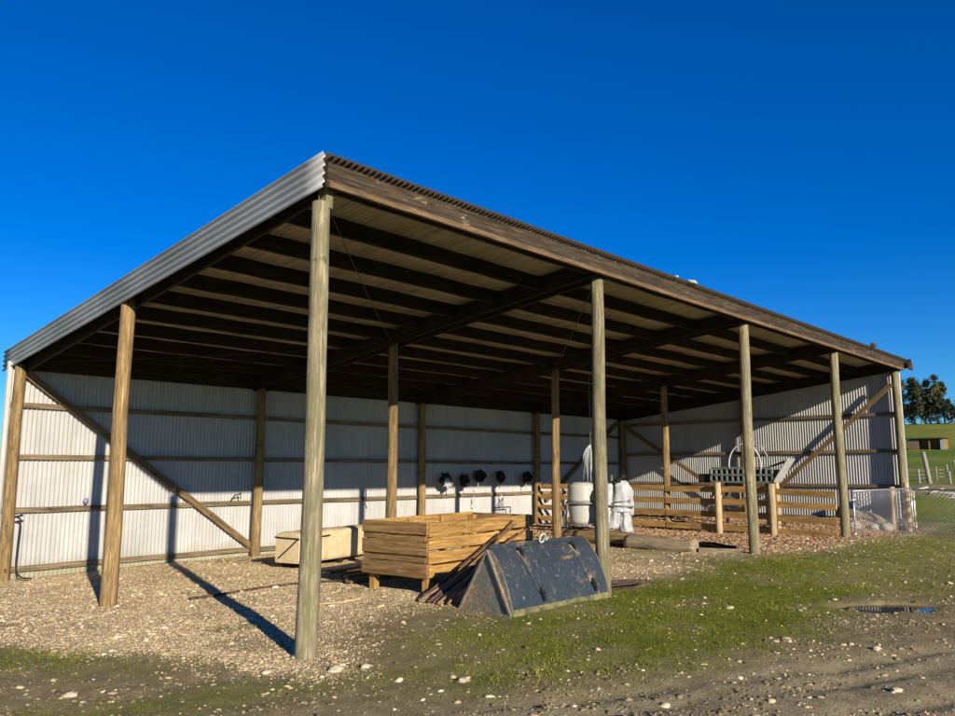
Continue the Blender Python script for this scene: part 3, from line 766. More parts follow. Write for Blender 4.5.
# ------------------------------------------------------------------ loader bucket
def bucket():
    x0, x1 = 2.62, 4.56; o = empty('loader_bucket', (3.6, .15, .06))
    tag(o, 'scratched blue-black steel loader bucket tipped on its mouth beside the front post', 'bucket')
    prof = [(.15,.815),(.10,.79),(.03,.72),(-.05,.61),(-.115,.49),(-.165,.37),(-.205,.26),(-.24,.14)]
    th = .018
    def shell(name, pr, mat, xa, xb, flip=False, nx=14, th=th):
        mb = MB(); vs=[]; fs=[]; m = len(pr)
        inner = []
        for i, (y, z) in enumerate(pr):
            a = pr[max(i-1,0)]; b = pr[min(i+1, m-1)]; t = Vector((b[0]-a[0], b[1]-a[1])).normalized(); nn = Vector((-t.y, t.x))
            if flip: nn = -nn
            inner.append((y+nn.x*th, z+nn.y*th))
        loop = list(pr)+inner[::-1]
        rings = []
        for i in range(nx+1):
            x = xa+(xb-xa)*i/nx
            rings.append([(x, y+.004*mnoise.noise(Vector((x*2.3, y*4, z*3))), z) for y, z in loop])
        mb.loft(rings, rings, 1, False, True); return part(mb, name, mat, o)
    shell('back_plate', prof, M['bucket'], x0+.005, x1-.005)
    shell('cutting_edge', [(-.238,.145),(-.255,.10),(-.27,.055)], M['edge'], x0-.01, x1+.02, th=.028)
    shell('floor_plate', [(.17,.80),(.40,.42),(.60,.07)], M['bucket'], x0+.005, x1-.005, flip=True)
    for x, s in ((x0, -1), (x1, 1)):
        mb = MB(); pl = [(.155,.80)]+prof[1:]+[(-.25,.07),(.60,.06)]
        ring = lambda xx: [(xx, y, z) for y, z in pl]
        mb.loft([ring(x-.008), ring(x+.008)], [ring(x-.008), ring(x+.008)], 1, False, True); ep = part(mb, 'end_plate', M['bucket_end'], o)
        # straight stiffener plate proud of the end plate, then its rim
        tri = [(.13,.785),(-.235,.075),(.585,.065)]
        inner = [(.12,.70),(-.155,.115),(.50,.11)]
        for k in range(3):
            mb = MB(); a, b = Vector(tri[k]), Vector(tri[(k+1) % 3])
            beam(mb, (x+s*.026, a.x, a.y), (x+s*.026, b.x, b.y), .03, .035, up=(1,0,0), seg=5, ch=.003)
            sp = mb.build('rim', M['bucket_end']); sp.data.transform(Matrix.Translation(-base_of(o))); sp.parent = ep
    def onp(t):                                                     # point and normal along the curved back
        i = min(int(t*(len(prof)-1)), len(prof)-2); f = t*(len(prof)-1)-i
        y = prof[i][0]*(1-f)+prof[i+1][0]*f; z = prof[i][1]*(1-f)+prof[i+1][1]*f
        d = Vector((prof[i+1][0]-prof[i][0], prof[i+1][1]-prof[i][1])).normalized(); return y, z, Vector((d.y, -d.x))
    for xc in (3.12, 4.18):                                         # the two mounting brackets with their hooks
        mb = MB(); pts = []
        for t in (.22,.35,.5,.65,.8):
            y, z, n = onp(t); pts.append((xc+(t-.5)*.18, y+n.x*.012, z+n.y*.012))
        for a, b in zip(pts[:-1], pts[1:]): beam(mb, a, b, .085, .016, up=(0,-.9,.4), seg=1)
        br = part(mb, 'bracket', M['bucket_rust'], o)
        for t in (.27, .84):
            y, z, n = onp(t); mb = MB()
            a = Vector((xc+(t-.5)*.18-.02, y+n.x*.02, z+n.y*.02)); c = a+Vector((.01, n.x*.05, n.y*.05-.02))
            beam(mb, a+Vector((0,0,.06)), c, .03, .05, seg=2); beam(mb, c, c+Vector((.03, .01, -.09)), .03, .035, seg=1)
            h = mb.build('hook', M['darkmetal']); h.data.transform(Matrix.Translation(-base_of(o))); h.parent = br
    mb = MB(); y, z, n = onp(.42); beam(mb, (3.22, y+n.x*.006, z+n.y*.006), (4.12, y+n.x*.006, z+n.y*.006), .02, .045, seg=8); part(mb, 'weld_strip', M['bucket_rust'], o)
    mb = MB(); cx, cy, cz = 3.60, .10, .87
    tube(mb, [(cx+math.cos(a)*.055, cy-.02*math.sin(a), cz+math.sin(a)*.055) for a in [2*math.pi*k/18 for k in range(19)]], .014, 8)
    tube(mb, [(cx+.03, cy-.03, cz-.03), (cx+.09, cy-.02, cz+.01), (cx+.11, cy, cz-.04)], .013, 6); part(mb, 'lifting_ring', M['palesheet'], o)
    mb = MB(); beam(mb, (x0+.03, .15, .815), (x1-.03, .15, .815), .03, .06, seg=6); part(mb, 'ridge_bar', M['bucket'], o)
bucket()

# ------------------------------------------------------------------ rusty bars
LB = 'rusty steel bar in the sheaf leaning between the crate and the bucket'
for k in range(10):
    f = k/9
    a = Vector((2.50+.20*f+random.uniform(-.06, .06), 1.26-.58*f+random.uniform(-.05, .05), 0)); a.z = g1(a.x, a.y)+.02
    Lb = (2.1, 2.6, 1.7, 2.75, 1.9, 2.4, 1.7, 2.6, 1.5, 1.9)[k]; b = a+Vector((.93, .06+.34*f+.08*random.random(), .27+.09*random.random())).normalized()*Lb
    mb = MB(); r_ = random.uniform(.011, .019)
    tube(mb, [a, a.lerp(b, .35)-Vector((0,0,.012)), a.lerp(b, .7)-Vector((0,0,.012)), b], r_, 8)
    single(mb, 'steel_bar', M['rust_lit'] if k % 2 else M['rust'], LB, 'steel bar', 'rusty bars leaning by the crate')
LB2 = 'rusty steel bar in the flat heap right of the front post'
for k in range(9):
    c = Vector((5.30+random.uniform(-.12, .12), .02+random.uniform(-.14, .16), 0)); c.z = g1(c.x, c.y)+.02+.022*(k//2)
    an = random.uniform(-.75, -.25); h = Vector((math.cos(an), math.sin(an), random.uniform(-.03, .05)))*random.uniform(.28, .46)
    mb = MB(); beam(mb, c-h, c+h, random.uniform(.03, .06), .018, seg=2, ch=.003)
    single(mb, 'steel_bar', M['rust'], LB2, 'steel bar', 'rusty bars heaped by the front post')

# ------------------------------------------------------------------ cream wrapped pack on bearers
def pack():
    ox, oy = 3.86, 5.84; zb = g1(ox+.8, oy+.4)
    u = Vector((.968,.25,0)); v = Vector((-.25,.968,0)); L, Wd, H = 2.35, .62, .52; z0 = zb+.10
    o = empty('wrapped_pack', (ox, oy, zb)); tag(o, 'long cream plastic-wrapped pack lying on bearers behind the front post', 'pack')
    mb = MB(); n, m = 40, 7; rings = []
    r = .05
    for i in range(n+1):
        t = i/n; s = L*t
        e = 1-.10*max(0, 1-t*14)**2 - .06*max(0, 1-(1-t)*14)**2
        ring = []
        prof = []
        for k in range(m): prof.append((Wd*k/m, 0))
        for k in range(m): prof.append((Wd, H*k/m))
        for k in range(m): prof.append((Wd*(1-k/m), H+.03*math.sin(math.pi*k/m)))
        for k in range(m): prof.append((0, H*(1-k/m)))
        for (a, b) in prof:
            a2 = Wd/2+(a-Wd/2)*e; b2 = b*(1-(1-e)*.5)
            cr = .05 if (b > H*.8 and (a < .02 or a > Wd-.02)) else 0
            p = Vector((ox, oy, z0)) + u*s + v*a2 + Vector((0,0,b2-cr*.3))
            q = .018*mnoise.fractal(Vector((s*2.2, a*4, b*4)), .7, 2.2, 4)
            p += Vector((0,0,1))*q*(1 if b > .05 else 0) - v*q*.9
            ring.append(p)
        rings.append(ring)
    mb.loft(rings, rings, 1, True, True); wr = part(mb, 'wrapping', M['cream'], o)
    mb = MB(); e0 = Vector((ox, oy, z0))-u*.012
    beam(mb, e0+v*.03+Vector((0,0,.44)), e0+v*.50+Vector((0,0,.08)), .025, .02, up=u, seg=4); beam(mb, e0+v*.02+Vector((0,0,.43)), e0+v*.60+Vector((0,0,.45)), .025, .02, up=u, seg=4)
    part(mb, 'strap', M['black'], wr)
    mb = MB(); beam(mb, Vector((ox,oy,z0+.43))-v*.02+u*-.01, Vector((ox,oy,z0+.45))-v*.022+u*.8, .012, .025, seg=5); part(mb, 'strap', M['black'], wr)
    for s in (.25, 1.2, 2.1):
        mb = MB(); p = Vector((ox, oy, zb+.045))+u*s; beam(mb, p+v*.02, p+v*(Wd-.02), .10, .10); part(mb, 'bearer', M['purlin'], o)
pack()
# planks and a dark sheet on the floor beneath the crate
for k, (x, y, L, an) in enumerate(((3.4, 4.1, 2.6, .05), (3.3, 3.75, 2.2, -.03), (3.5, 4.5, 2.9, .1), (3.0, 3.3, 1.5, .02), (4.6, 4.85, 1.6, .12))):
    mb = MB(); z = g1(x+L/2, y)+.04; beam(mb, (x, y, z), (x+L*math.cos(an), y+L*math.sin(an), z+.01), .14, .05)
    single(mb, 'timber_plank', M['crate_end'], ['flat plank in the crate shade, third back from the crate', 'flat plank in the crate shade, second back from the crate', 'flat plank in the crate shade, nearest the cream pack',
           'short flat plank lying directly behind the crate', 'plank lying half under the right end of the cream pack'][k], 'plank', 'planks on the ground behind the crate')
# black plastic pipe lying in a loose curve
mb = MB()
ctrl = [(.9,4.05),(1.88,4.1),(2.48,4.03),(3.01,3.76),(3.12,3.25)]
tube(mb, [(p.x, p.y, g1(p.x, p.y)+.02) for p in curve_pts([(a, b, 0) for a, b in ctrl])], .018, 8)
single(mb, 'poly_pipe', M['rust'], 'thin dark pipe curving over the gravel left of the crate', 'pipe')
mb = MB(); ctrl = [(2.84,2.45),(2.4,2.1),(1.87,1.99),(1.3,2.3),(.8,2.75)]
tube(mb, [(p.x, p.y, g1(p.x, p.y)+.012) for p in curve_pts([(a, b, 0) for a, b in ctrl])], .011, 8)
single(mb, 'hose', M['post_new'], 'pale thin hose lying on the gravel in front of the crate', 'hose')

# ------------------------------------------------------------------ logs
def log(a, b, r0, r1, mat, label, nm='log', jit=.1):
    a = (*a, g1(*a)+r0*.8); b = (*b, g1(*b)+r1*.8)
    mb = MB(); pole(mb, a, b, r0, r1, 18, jit, .03, seg=16); single(mb, nm, mat, label, 'log', 'logs lying in front of the pen fence')
log((9.5, 3.9), (9.55, 1.55), .14, .13, M['post_brown'], 'smooth pale log behind the front post, the longer one')
log((9.22, 2.45), (9.32, 1.0), .14, .13, M['log'], 'rough bark-grey log ending left of the second front post')
log((10.0, 1.55), (9.75, .45), .07, .065, M['purlin'], 'dark narrow log end beside the second front post')
mb = MB(); beam(mb, (9.35, .95, g1(9.35,.95)+.04), (9.55, .25, g1(9.55,.25)+.04), .12, .08); single(mb, 'timber_offcut', M['log'], 'pale squared timber offcut at the foot of the second front post', 'offcut')
mb = MB(); pole(mb, (18.75, 1.6, g1(18.75,1.6)+.16), (18.75, .25, g1(18.75,.25)+.14), .16, .15, 16, .05, .02); single(mb, 'log', M['log'], 'thick grey log lying against the right wall inside the pen', 'log')

# ------------------------------------------------------------------ white tank unit and draped cover in front of the pen fence
def rbox(mb, c, s, rz, r=.06, bulge=.02, mi=0, n=6):
    """rounded upright container"""
    c = Vector(c); m = Matrix.Rotation(rz, 3, 'Z'); rings=[]
    zs = [(-.5, .9), (-.46, 1), (-.2, 1.0+bulge), (.0, 1+bulge*1.3), (.2, 1+bulge), (.44, 1), (.5, .9)]
    for z, k in zs:
        ring = []
        for q in range(4):
            cx = (s[0]/2-r)*(1,-1,-1,1)[q]; cy = (s[1]/2-r)*(1,1,-1,-1)[q]
            for t in range(5):
                a = math.pi/2*(q+t/4); ring.append(c+m @ Vector(((cx+r*math.cos(a))*k, (cy+r*math.sin(a))*k, z*s[2])))
        rings.append(ring)
    mb.loft(rings, rings, 1, True, True, mi)
def tank():
    x, y = 12.42, 5.82; zb = g1(x, y); rz = R(38); o = empty('spray_tank', (x, y, zb))
    tag(o, 'pale two-tier round plastic tank on a frame, half behind the front post', 'tank')
    mb = MB(); pole(mb, (x, y, zb+.17), (x, y, zb+.66), .32, .365, 28, .02, 0, 1., 6); part(mb, 'lower_tank', M['white'], o)
    mb = MB(); pole(mb, (x, y, zb+.72), (x, y, zb+1.16), .38, .365, 28, .02, 0, 1., 6); ut = part(mb, 'upper_tank', M['white'], o)
    mb = MB(); pole(mb, (x, y, zb+1.163), (x, y, zb+1.22), .33, .2, 28, .0, 0, 1., 2); part(mb, 'lid', M['white'], ut)
    mb = MB(); pole(mb, (x, y, zb+.64), (x, y, zb+.74), .395, .395, 28, .0, 0, 1., 2); part(mb, 'band', M['greyband'], o)
    m = Matrix.Rotation(rz, 3, 'Z')
    mb = MB()
    for sx in (-.40, .40):
        for sy in (-.40, .40):
            p = Vector((x, y, zb))+m @ Vector((sx, sy, 0)); tube(mb, [p-Vector((0,0,.05)), p+Vector((0,0,.70))], .022, 6)
    for z in (.15, .69):
        q = [Vector((x, y, zb+z))+m @ Vector(p) for p in ((-.40,-.40,0),(.40,-.40,0),(.40,.40,0),(-.40,.40,0))]
        for k in range(4): tube(mb, [q[k], q[(k+1) % 4]], .02, 6)
    part(mb, 'frame', M['greyband'], o)
    p0 = Vector((x, y, zb))
    mb = MB(); tube(mb, curve_pts([p0+Vector((-.45,.45,1.1)), p0+Vector((-.75,.35,1.08)), p0+Vector((-.62,.25,.8)), p0+Vector((-.55,.1,.55)), p0+Vector((-.7,.0,.3)), p0+Vector((-.6,-.1,.06))]), .025, 8); part(mb, 'hose', M['black'], o)
    mb = MB(); blob(mb, p0+Vector((-.72,.2,.22)), (.13,.12,.14), 10, .2); tube(mb, [p0+Vector((-.9,.3,.12)), p0+Vector((-.5,.15,.12))], .03, 8); part(mb, 'pump', M['steel'], o)
tank()
def cover():
    """crumpled white cloth hung over an upright frame: two shoulders, a waist seam, two hanging tails"""
    x, y = 12.42, 4.66; zb = g1(x, y); o = empty('draped_cloth', (x, y, zb))
    tag(o, 'crumpled white coverall-like cloth hung on a frame right of the front post', 'cloth')
    ax = Vector((.69,-.72,0)); bx = Vector((.72,.69,0))            # across / along the view
    def body(secs, name, sd, mat):
        mb = MB(); rings = []; n = 22; fine = []
        for i in range(len(secs)-1):
            for k in range(4):
                f = k/4; fine.append(tuple(secs[i][j]*(1-f)+secs[i+1][j]*f for j in range(4)))
        fine.append(secs[-1])
        for (z, c, w, d) in fine:
            ring = []
            for k in range(n):
                th = 2*math.pi*k/n
                q = 1+.34*mnoise.fractal(Vector((math.cos(th)*2.4+sd, math.sin(th)*2.4, z*4.5)), .6, 2.3, 5) + .09*math.sin(th*7+z*6)
                ring.append(Vector((x, y, zb+z))+ax*(c+w*math.cos(th)*q)+bx*(d*math.sin(th)*q))
            rings.append(ring)
        mb.loft(rings, rings, 1, True, True); return part(mb, name, mat, o)
    body([(.50,.03,.23,.16),(.70,.01,.21,.14),(.95,.04,.22,.16),(1.10,.05,.21,.14),(1.20,.06,.18,.12),(1.27,.08,.08,.07)], 'upper_cloth', 1, M['cloth'])
    body([(.10,-.19,.15,.12),(.3,-.14,.13,.11),(.5,-.11,.12,.12),(.68,-.08,.13,.13)], 'hanging_tail', 5, M['cloth'])
    body([(.00,.12,.17,.12),(.3,.11,.13,.12),(.5,.12,.11,.12),(.68,.10,.13,.13)], 'hanging_tail', 9, M['cloth'])
    body([(.42,.27,.055,.06),(.7,.27,.06,.06),(.95,.25,.075,.08),(1.12,.2,.09,.09)], 'loose_sleeve', 14, M['cloth'])
    body([(.20,-.36,.09,.1),(.6,-.34,.10,.1),(1.0,-.30,.12,.12),(1.2,-.26,.08,.08)], 'loose_fold', 24, M['cloth'])
    mb = MB()
    for k in range(4): blob(mb, Vector((x, y, zb+1.22+.05*k))+ax*(-.13+.07*k)-bx*(.03+.02*(k % 2)), (.085,.07,.05), 8, .55, 2.4)
    part(mb, 'dark_bundle', M['blackcloth'], o)
    mb = MB()
    tube(mb, [Vector((x, y, zb-.05))+ax*-.22, Vector((x, y, zb+1.40))+ax*-.20], .03, 8); tube(mb, [Vector((x, y, zb+.66))+ax*-.32-bx*.16, Vector((x, y, zb+.63))+ax*.34-bx*.16], .02, 8)
    tube(mb, [Vector((x, y, zb+.74))+ax*-.2-bx*.15, Vector((x, y, zb+.78))+ax*.24-bx*.16], .016, 8); part(mb, 'stand', M['greyband'], o)
cover()
# rubbish at the foot of the tank
for k, (x, y, r, mt, lab) in enumerate((((11.55, 5.1, .12, 'white', 'crumpled white bag on the ground before the tank')), ((11.9, 4.6, .10, 'cloth', 'small white rag at the foot of the draped cloth')), ((11.0, 5.25, .13, 'darkmetal', 'dark lump of scrap on the ground left of the tank')))):
    mb = MB(); blob(mb, (x, y, g1(x, y)+r*.4), (r*1.3, r, r*.6), 10, .5, 2); single(mb, 'scrap_bag' if k < 2 else 'scrap_lump', M[mt], lab, 'scrap')
for k, (a, b, lab) in enumerate((((10.7,5.5),(11.5,4.7),'rusty length of scrap iron lying across the mud before the tank'), ((10.4,4.9),(11.9,5.0),'longer rusty scrap iron lying left of the tank base'), ((10.9,4.4),(11.6,4.2),'short scrap iron lying in front of the draped cloth'))):
    mb = MB(); beam(mb, (*a, g1(*a)+.06), (*b, g1(*b)+.10), .08, .06, seg=2); single(mb, 'scrap_iron', M['rust'], lab, 'scrap iron', 'scrap iron in front of the tank')
# strands hanging on a string from a purlin
mb = MB(); top = Vector((11.68, 5.0, 2.34))
tube(mb, [top, Vector((11.68, 5.0, ztop(5.0)-.2))], .004, 5)
for k in range(16):
    dx = -random.uniform(.0, .42); ln = random.uniform(.45, .95)
    p = [top+Vector((random.uniform(-.03,.03), 0, random.uniform(-.04,.02))), top+Vector((dx*.5, -.02, -.10)), top+Vector((dx*.85+random.uniform(-.03,.03), -.03, -.45*ln)), top+Vector((dx+random.uniform(-.05,.05), -.02, -ln))]
    tube(mb, curve_pts(p, 5), random.uniform(.003, .0065), 6)
single(mb, 'plastic_strands', M['strand'], 'wispy pale plastic strands hanging above the round tank', 'strands')

# ------------------------------------------------------------------ grey implement standing inside the pen
def implement():
    X = 16.1; zb = g1(X+.4, 3.2); o = empty('farm_implement', (X+.4, 3.2, zb)); tag(o, 'grey farm implement with a perforated hopper, standing behind the rail fence', 'implement')
    z0, z1, ya, yb = 1.40, 1.78, 4.05, 2.32
    mb = MB(); n = 11
    for z in (z0, (z0+z1)/2, z1): beam(mb, (X, ya, z), (X, yb, z), .05, .055, seg=1)
    for k in range(n+1):
        y = ya+(yb-ya)*k/n; 
        for a, b in ((z0+.028, (z0+z1)/2-.028), ((z0+z1)/2+.028, z1-.028)): beam(mb, (X, y, a), (X, y, b), .05, .055, up=(0,1,0), seg=1)
    part(mb, 'grid_panel', M['implement'], o)
    mb = MB(); box(mb, (X+.40, (ya+yb)/2, (z0+z1)/2-.01), (.66, ya-yb-.02, z1-z0-.06)); part(mb, 'hopper', M['darkmetal'], o)
    mb = MB(); box(mb, (X+.35, ya+.22, z0+.1), (.6, .38, .24)); part(mb, 'end_box', M['darkmetal'], o)
    for y in (ya-.1, yb+.2):
        for x in (X+.1, X+.7):
            mb = MB(); beam(mb, (x, y, g1(x, y)-.02), (x, y, z0+.03), .07, .07, up=(0,1,0), seg=1); part(mb, 'leg', M['darkmetal'], o)
    for a, b in (((X+.1, ya+.5, .45), (X+.1, ya-.6, z0-.05)), ((X+.1, ya+.35, g1(X,ya)), (X+.1, ya-.5, 1.1)), ((X+.1, yb-.2, z0-.2), (X+.1, yb+.9, .95)), ((X+.4, ya+.55, .42), (X+.4, ya+.1, 1.15))):
        mb = MB(); beam(mb, a, b, .06, .05, seg=1); part(mb, 'strut', M['greyband'], o)
    mb = MB(); beam(mb, (X+.2, yb-.05, 1.42), (X+.2, yb-.45, 2.02), .5, .03, seg=2); part(mb, 'side_flap', M['palesheet'], o)
    mb = MB(); beam(mb, (X+.1, yb+.65, 1.62), (X+.1, yb-.33, 1.95), .04, .05, seg=1); part(mb, 'flap_stay', M['darkmetal'], o)
    mb = MB(); pts = [(X-.02, 3.05+.45*math.cos(a), 1.85+.58*math.sin(a)) for a in [math.pi*(k/18*1.15-.05) for k in range(19)]]; tube(mb, pts, .022, 8); part(mb, 'hose', M['strand'], o)
    mb = MB(); tube(mb, [(X+.1, 2.5, 1.75), (X+.05, 2.45, 2.1), (X+.1, 2.6, 2.35), (X+.1, 2.9, 2.38)], .012, 6); part(mb, 'cable', M['strand'], o)
    mb = MB(); box(mb, (X+.1, 3.9, .98), (.12, .18, .16)); part(mb, 'lamp_box', M['post_new'], o)
    mb = MB(); beam(mb, (X+.3, 3.1, .7), (X+.3, 3.0, 2.55), .07, .07, up=(0,1,0), seg=2); part(mb, 'mast', M['rail'], o)
implement()
# stones of broken concrete under the wall
for k, (x, y, r, lab) in enumerate(((17.3, .75, .16, 'pale broken concrete lump left of the log in the pen'), (17.9, .45, .12, 'smaller concrete lump in front of the log in the pen'), (18.3, .25, .16, 'concrete lump beside the pale rail ends'))):
    mb = MB(); blob(mb, (x, y, g1(x, y)+r*.4), (r*1.2, r, r*.8), 9, .35, 1.5); single(mb, 'concrete_lump', M['concrete'], lab, 'concrete lump', 'broken concrete in the pen')

# ------------------------------------------------------------------ things hung on the back wall
def hung(x, z, lab, pale=False):
    o = empty('hung_bundle', (x, D-.05, z-.2)); tag(o, lab, 'bundle', 'bundles hung along the back wall')
    mb = MB(); sd = random.uniform(0, 50)
    for k in range(5):
        a0 = random.uniform(0, 6.28); r = random.uniform(.09, .15); cx, cz = x+random.uniform(-.04, .04), z+random.uniform(-.03, .03); yy = D-.12-random.uniform(0, .12)
        tube(mb, [(cx+math.cos(a)*r*(1+.2*math.sin(3*a+sd)), yy+.03*math.sin(2*a+a0), cz+math.sin(a)*r) for a in [a0+2*math.pi*q/14 for q in range(15)]], random.uniform(.025, .045), 6)
    for k in range(5):
        a = random.uniform(.2, 2.9); tube(mb, [(x, D-.14, z), (x+math.cos(a)*.2, D-.16, z+math.sin(a)*.22)], .013, 5)
    blob(mb, (x, D-.13, z), (.10, .07, .10), 9, .4, 2); cl_ = part(mb, 'coil', M['blackcloth'], o)
    mb = MB(); tube(mb, [(x, D+.05, z+.16), (x, D-.16, z+.14), (x, D-.18, z+.19)], .012, 6); part(mb, 'hook', M['darkmetal'], o)
    if pale:
        mb = MB(); blob(mb, (x+.03, D-.24, z-.10), (.16, .05, .13), 12, .7, 2.4); part(mb, 'pale_rag', M['cloth'], cl_)
        mb = MB(); tube(mb, [(x-.02, D-.2, z-.15), (x+.0, D-.2, z-.42)], .012, 5); part(mb, 'string', M['blackcloth'], cl_)
    else:
        mb = MB(); tube(mb, curve_pts([(x-.04, D-.16, z-.1), (x-.06, D-.17, z-.24), (x-.01, D-.16, z-.34)], 4), .010, 5); part(mb, 'string', M['strand'], cl_)
hung(10.36, 1.48, 'black bundle with a pale rag, first of five on the back wall', True)
hung(11.09, 1.44, 'black coil hanging lowest, second of five on the back wall')
hung(11.69, 1.54, 'round black coil, middle of five hung on the back wall')
hung(12.57, 1.52, 'black coil, fourth of five hung on the back wall')
hung(13.78, 1.50, 'black coil next to the wall post, last of five hung up')
mb = MB(); tube(mb, [(12.5, D+.05, .66), (12.5, D-.10, .66), (13.05, D-.12, .66), (13.05, D-.12, .48)], .018, 6); single(mb, 'wall_bracket', M['darkmetal'], 'thin dark metal bracket on the wall above the crate', 'bracket')
mb = MB(); tube(mb, [(4.20, D-.03, 1.09), (4.23, D-.10, 1.20), (4.38, D-.10, 1.22), (4.36, D-.12, 1.13)], .016, 6); tube(mb, [(4.33, D-.1, 1.21), (4.36, D-.14, 1.26)], .014, 5)
single(mb, 'wall_hook', M['rust'], 'small rusty hook sitting on the girt left of a wall post', 'hook')
mb = MB(); blob(mb, (1.30, D+.03, 1.165), (.05, .035, .055), 9, .2); single(mb, 'feed_cup', M['purple'], 'small purple-blue cup on the girt in the leftmost bay', 'cup')
mb = MB(); tube(mb, curve_pts([(.12, D-.2, .92), (.16, D-.24, .86), (.14, D-.26, .45), (.13, D-.3, .1), (.2, D-.34, -.06), (.36, D-.36, -.10)]), .014, 6); tube(mb, [(.08, D-.18, .93), (.2, D-.22, .96)], .02, 6)
single(mb, 'water_hose', M['black'], 'black hose hanging down the left corner post', 'hose')
for k, (x, z, ln) in enumerate(((7.75, 1.35, .55), (11.6, 1.0, .3), (12.75, 1.02, .32))):
    mb = MB(); tube(mb, curve_pts([(x, D-.03, z), (x+.02, D-.06, z-ln*.4), (x-.02, D-.05, z-ln*.7), (x+.04, D-.07, z-ln)], 5), .016, 5)
    single(mb, 'twine', M['strand'], ['pale twine hanging on the back wall behind the middle post', 'pale twine hanging from the girt under the middle coil', 'pale twine hanging from the girt under the fourth coil'][k], 'twine', 'twine hung on the back wall')

# ------------------------------------------------------------------ stones that stand out
for x, y, r, lab in ((2.62, -4.22, 0.040, 'pale tan stone alone on the dirt track at the lower right'), (3.9, -3.7, .04, 'small dark-shadowed stone further along the dirt track'),
                     (-.12, -.62, 0.054, 'flat pale stone just in front of the nearest post'), (.12, -.72, 0.036, 'round pale stone right of the nearest post foot'),
                     (-.55, -.25, 0.036, 'pale stone left of the nearest post foot'), (.42, -1.62, 0.043, 'flat whitish stone in the mud at lower centre'),
                     (4.9, -1.75, .045, 'pale stone alone on the grass right of the bucket'), (-1.9, .35, 0.043, 'whitish stone in the mud at the lower left')):
    mb = MB(); blob(mb, (x, y, g1(x, y)+r*.2), (r*1.4, r*1.0, r*.55), 9, .5, 1.6); single(mb, 'field_stone', M['stone'], lab, 'stone', 'stones that stand out from the gravel')

# ------------------------------------------------------------------ beyond the shed: white pipes, posts, hut, trees
def polar(slope, xx): return (-4.3+xx, -6.2+slope*xx)
mb = MB(); cx, cy = 34.0, 2.9
def wp(a, b): tube(mb, [(cx+a[0], cy+a[1], g1(cx+a[0], cy+a[1])+a[2]), (cx+b[0], cy+b[1], g1(cx+b[0], cy+b[1])+b[2])], .04, 8)
wp((0,1.6,.12), (0,-1.9,.12)); wp((-.4,.9,.06), (.2,.1,.12)); wp((-.5,-.1,.06), (.1,-.5,.14)); wp((-.6,-.9,.05), (.1,-1.7,.14)); wp((-.6,1.2,.05), (-.6,-1.9,.05))
single(mb, 'pipe_frame', M['pipe_white'], 'white pipe frame lying on a dirt mound beyond the gate', 'pipe frame')
far_lab = [('thick grey post leaning behind the white pipe frame', 41, .236, 1.5, .10), ('pale post at the corner of the far wire fence, nearest the shed', 92, .2475, 1.5, .12), ('second pale post along the far field fence', 100, .2395, 1.6, .10),
           ('third pale post along the far field fence', 104, .2295, 1.6, .10), ('fourth pale post along the far field fence', 104, .2185, 1.9, .11), ('tall pale post in the far field fence near the right edge', 100, .2105, 2.4, .13), ('low stub post below the far field fence', 90, .2165, 1.3, .13)]
for lab, xx, sl_, h, r in far_lab:
    x, y = polar(sl_, xx); mb = MB(); z = g1(x, y); pole(mb, (x, y, z-.2), (x+(.0), y+(.22 if xx == 41 else .05), z+h), r, r*.9, 10, .04)
    single(mb, 'fence_post', M['fence_far'], lab, 'fence post', 'posts in the far paddock')
mb = MB(); fp = [polar(s, xx) for s, xx in ((.265, 95), (.2475, 92), (.2395, 100), (.2295, 104), (.2185, 104), (.2105, 100), (.19, 100))]
for h in (.45, .85, 1.25):
    tube(mb, [(x, y, g1(x, y)+h) for x, y in fp], .03, 4)
single(mb, 'wire_fence', M['steel'], 'thin wire fence strung between the far paddock posts', 'fence')
def hut():
    x, y = polar(.238, 178); z = g1(x, y); o = empty('field_shelter', (x, y, z)); tag(o, 'small low brown field shelter with a dark open front on the hill', 'shelter')
    dy = 3.3
    mb = MB(); box(mb, (x+2.6, y, z+1.1), (.2, 2*dy, 2.2)); part(mb, 'back_wall', M['crate_end'], o)
    mb = MB(); box(mb, (x, y+dy-1.0, z+1.05), (.15, 2.0, 2.1)); part(mb, 'front_wall', M['rust_wall'], o)
    mb = MB(); box(mb, (x, y-dy+.35, z+1.1), (.2, .7, 2.2)); part(mb, 'white_panel', M['pipe_white'], o)
    for s in (-1, 1):
        mb = MB(); box(mb, (x+1.3, y+s*dy, z+1.05), (2.6, .15, 2.1)); part(mb, 'end_wall', M['crate_end'], o)
    mb = MB(); beam(mb, (x+1.2, y-dy-.3, z+2.28), (x+1.2, y+dy+.3, z+2.28), 3.4, .14, seg=1); part(mb, 'roof', M['darkmetal'], o)
    mb = MB(); box(mb, (x, y-.6, z+1.05), (.15, .2, 2.1)); part(mb, 'post', M['rail'], o)
hut()

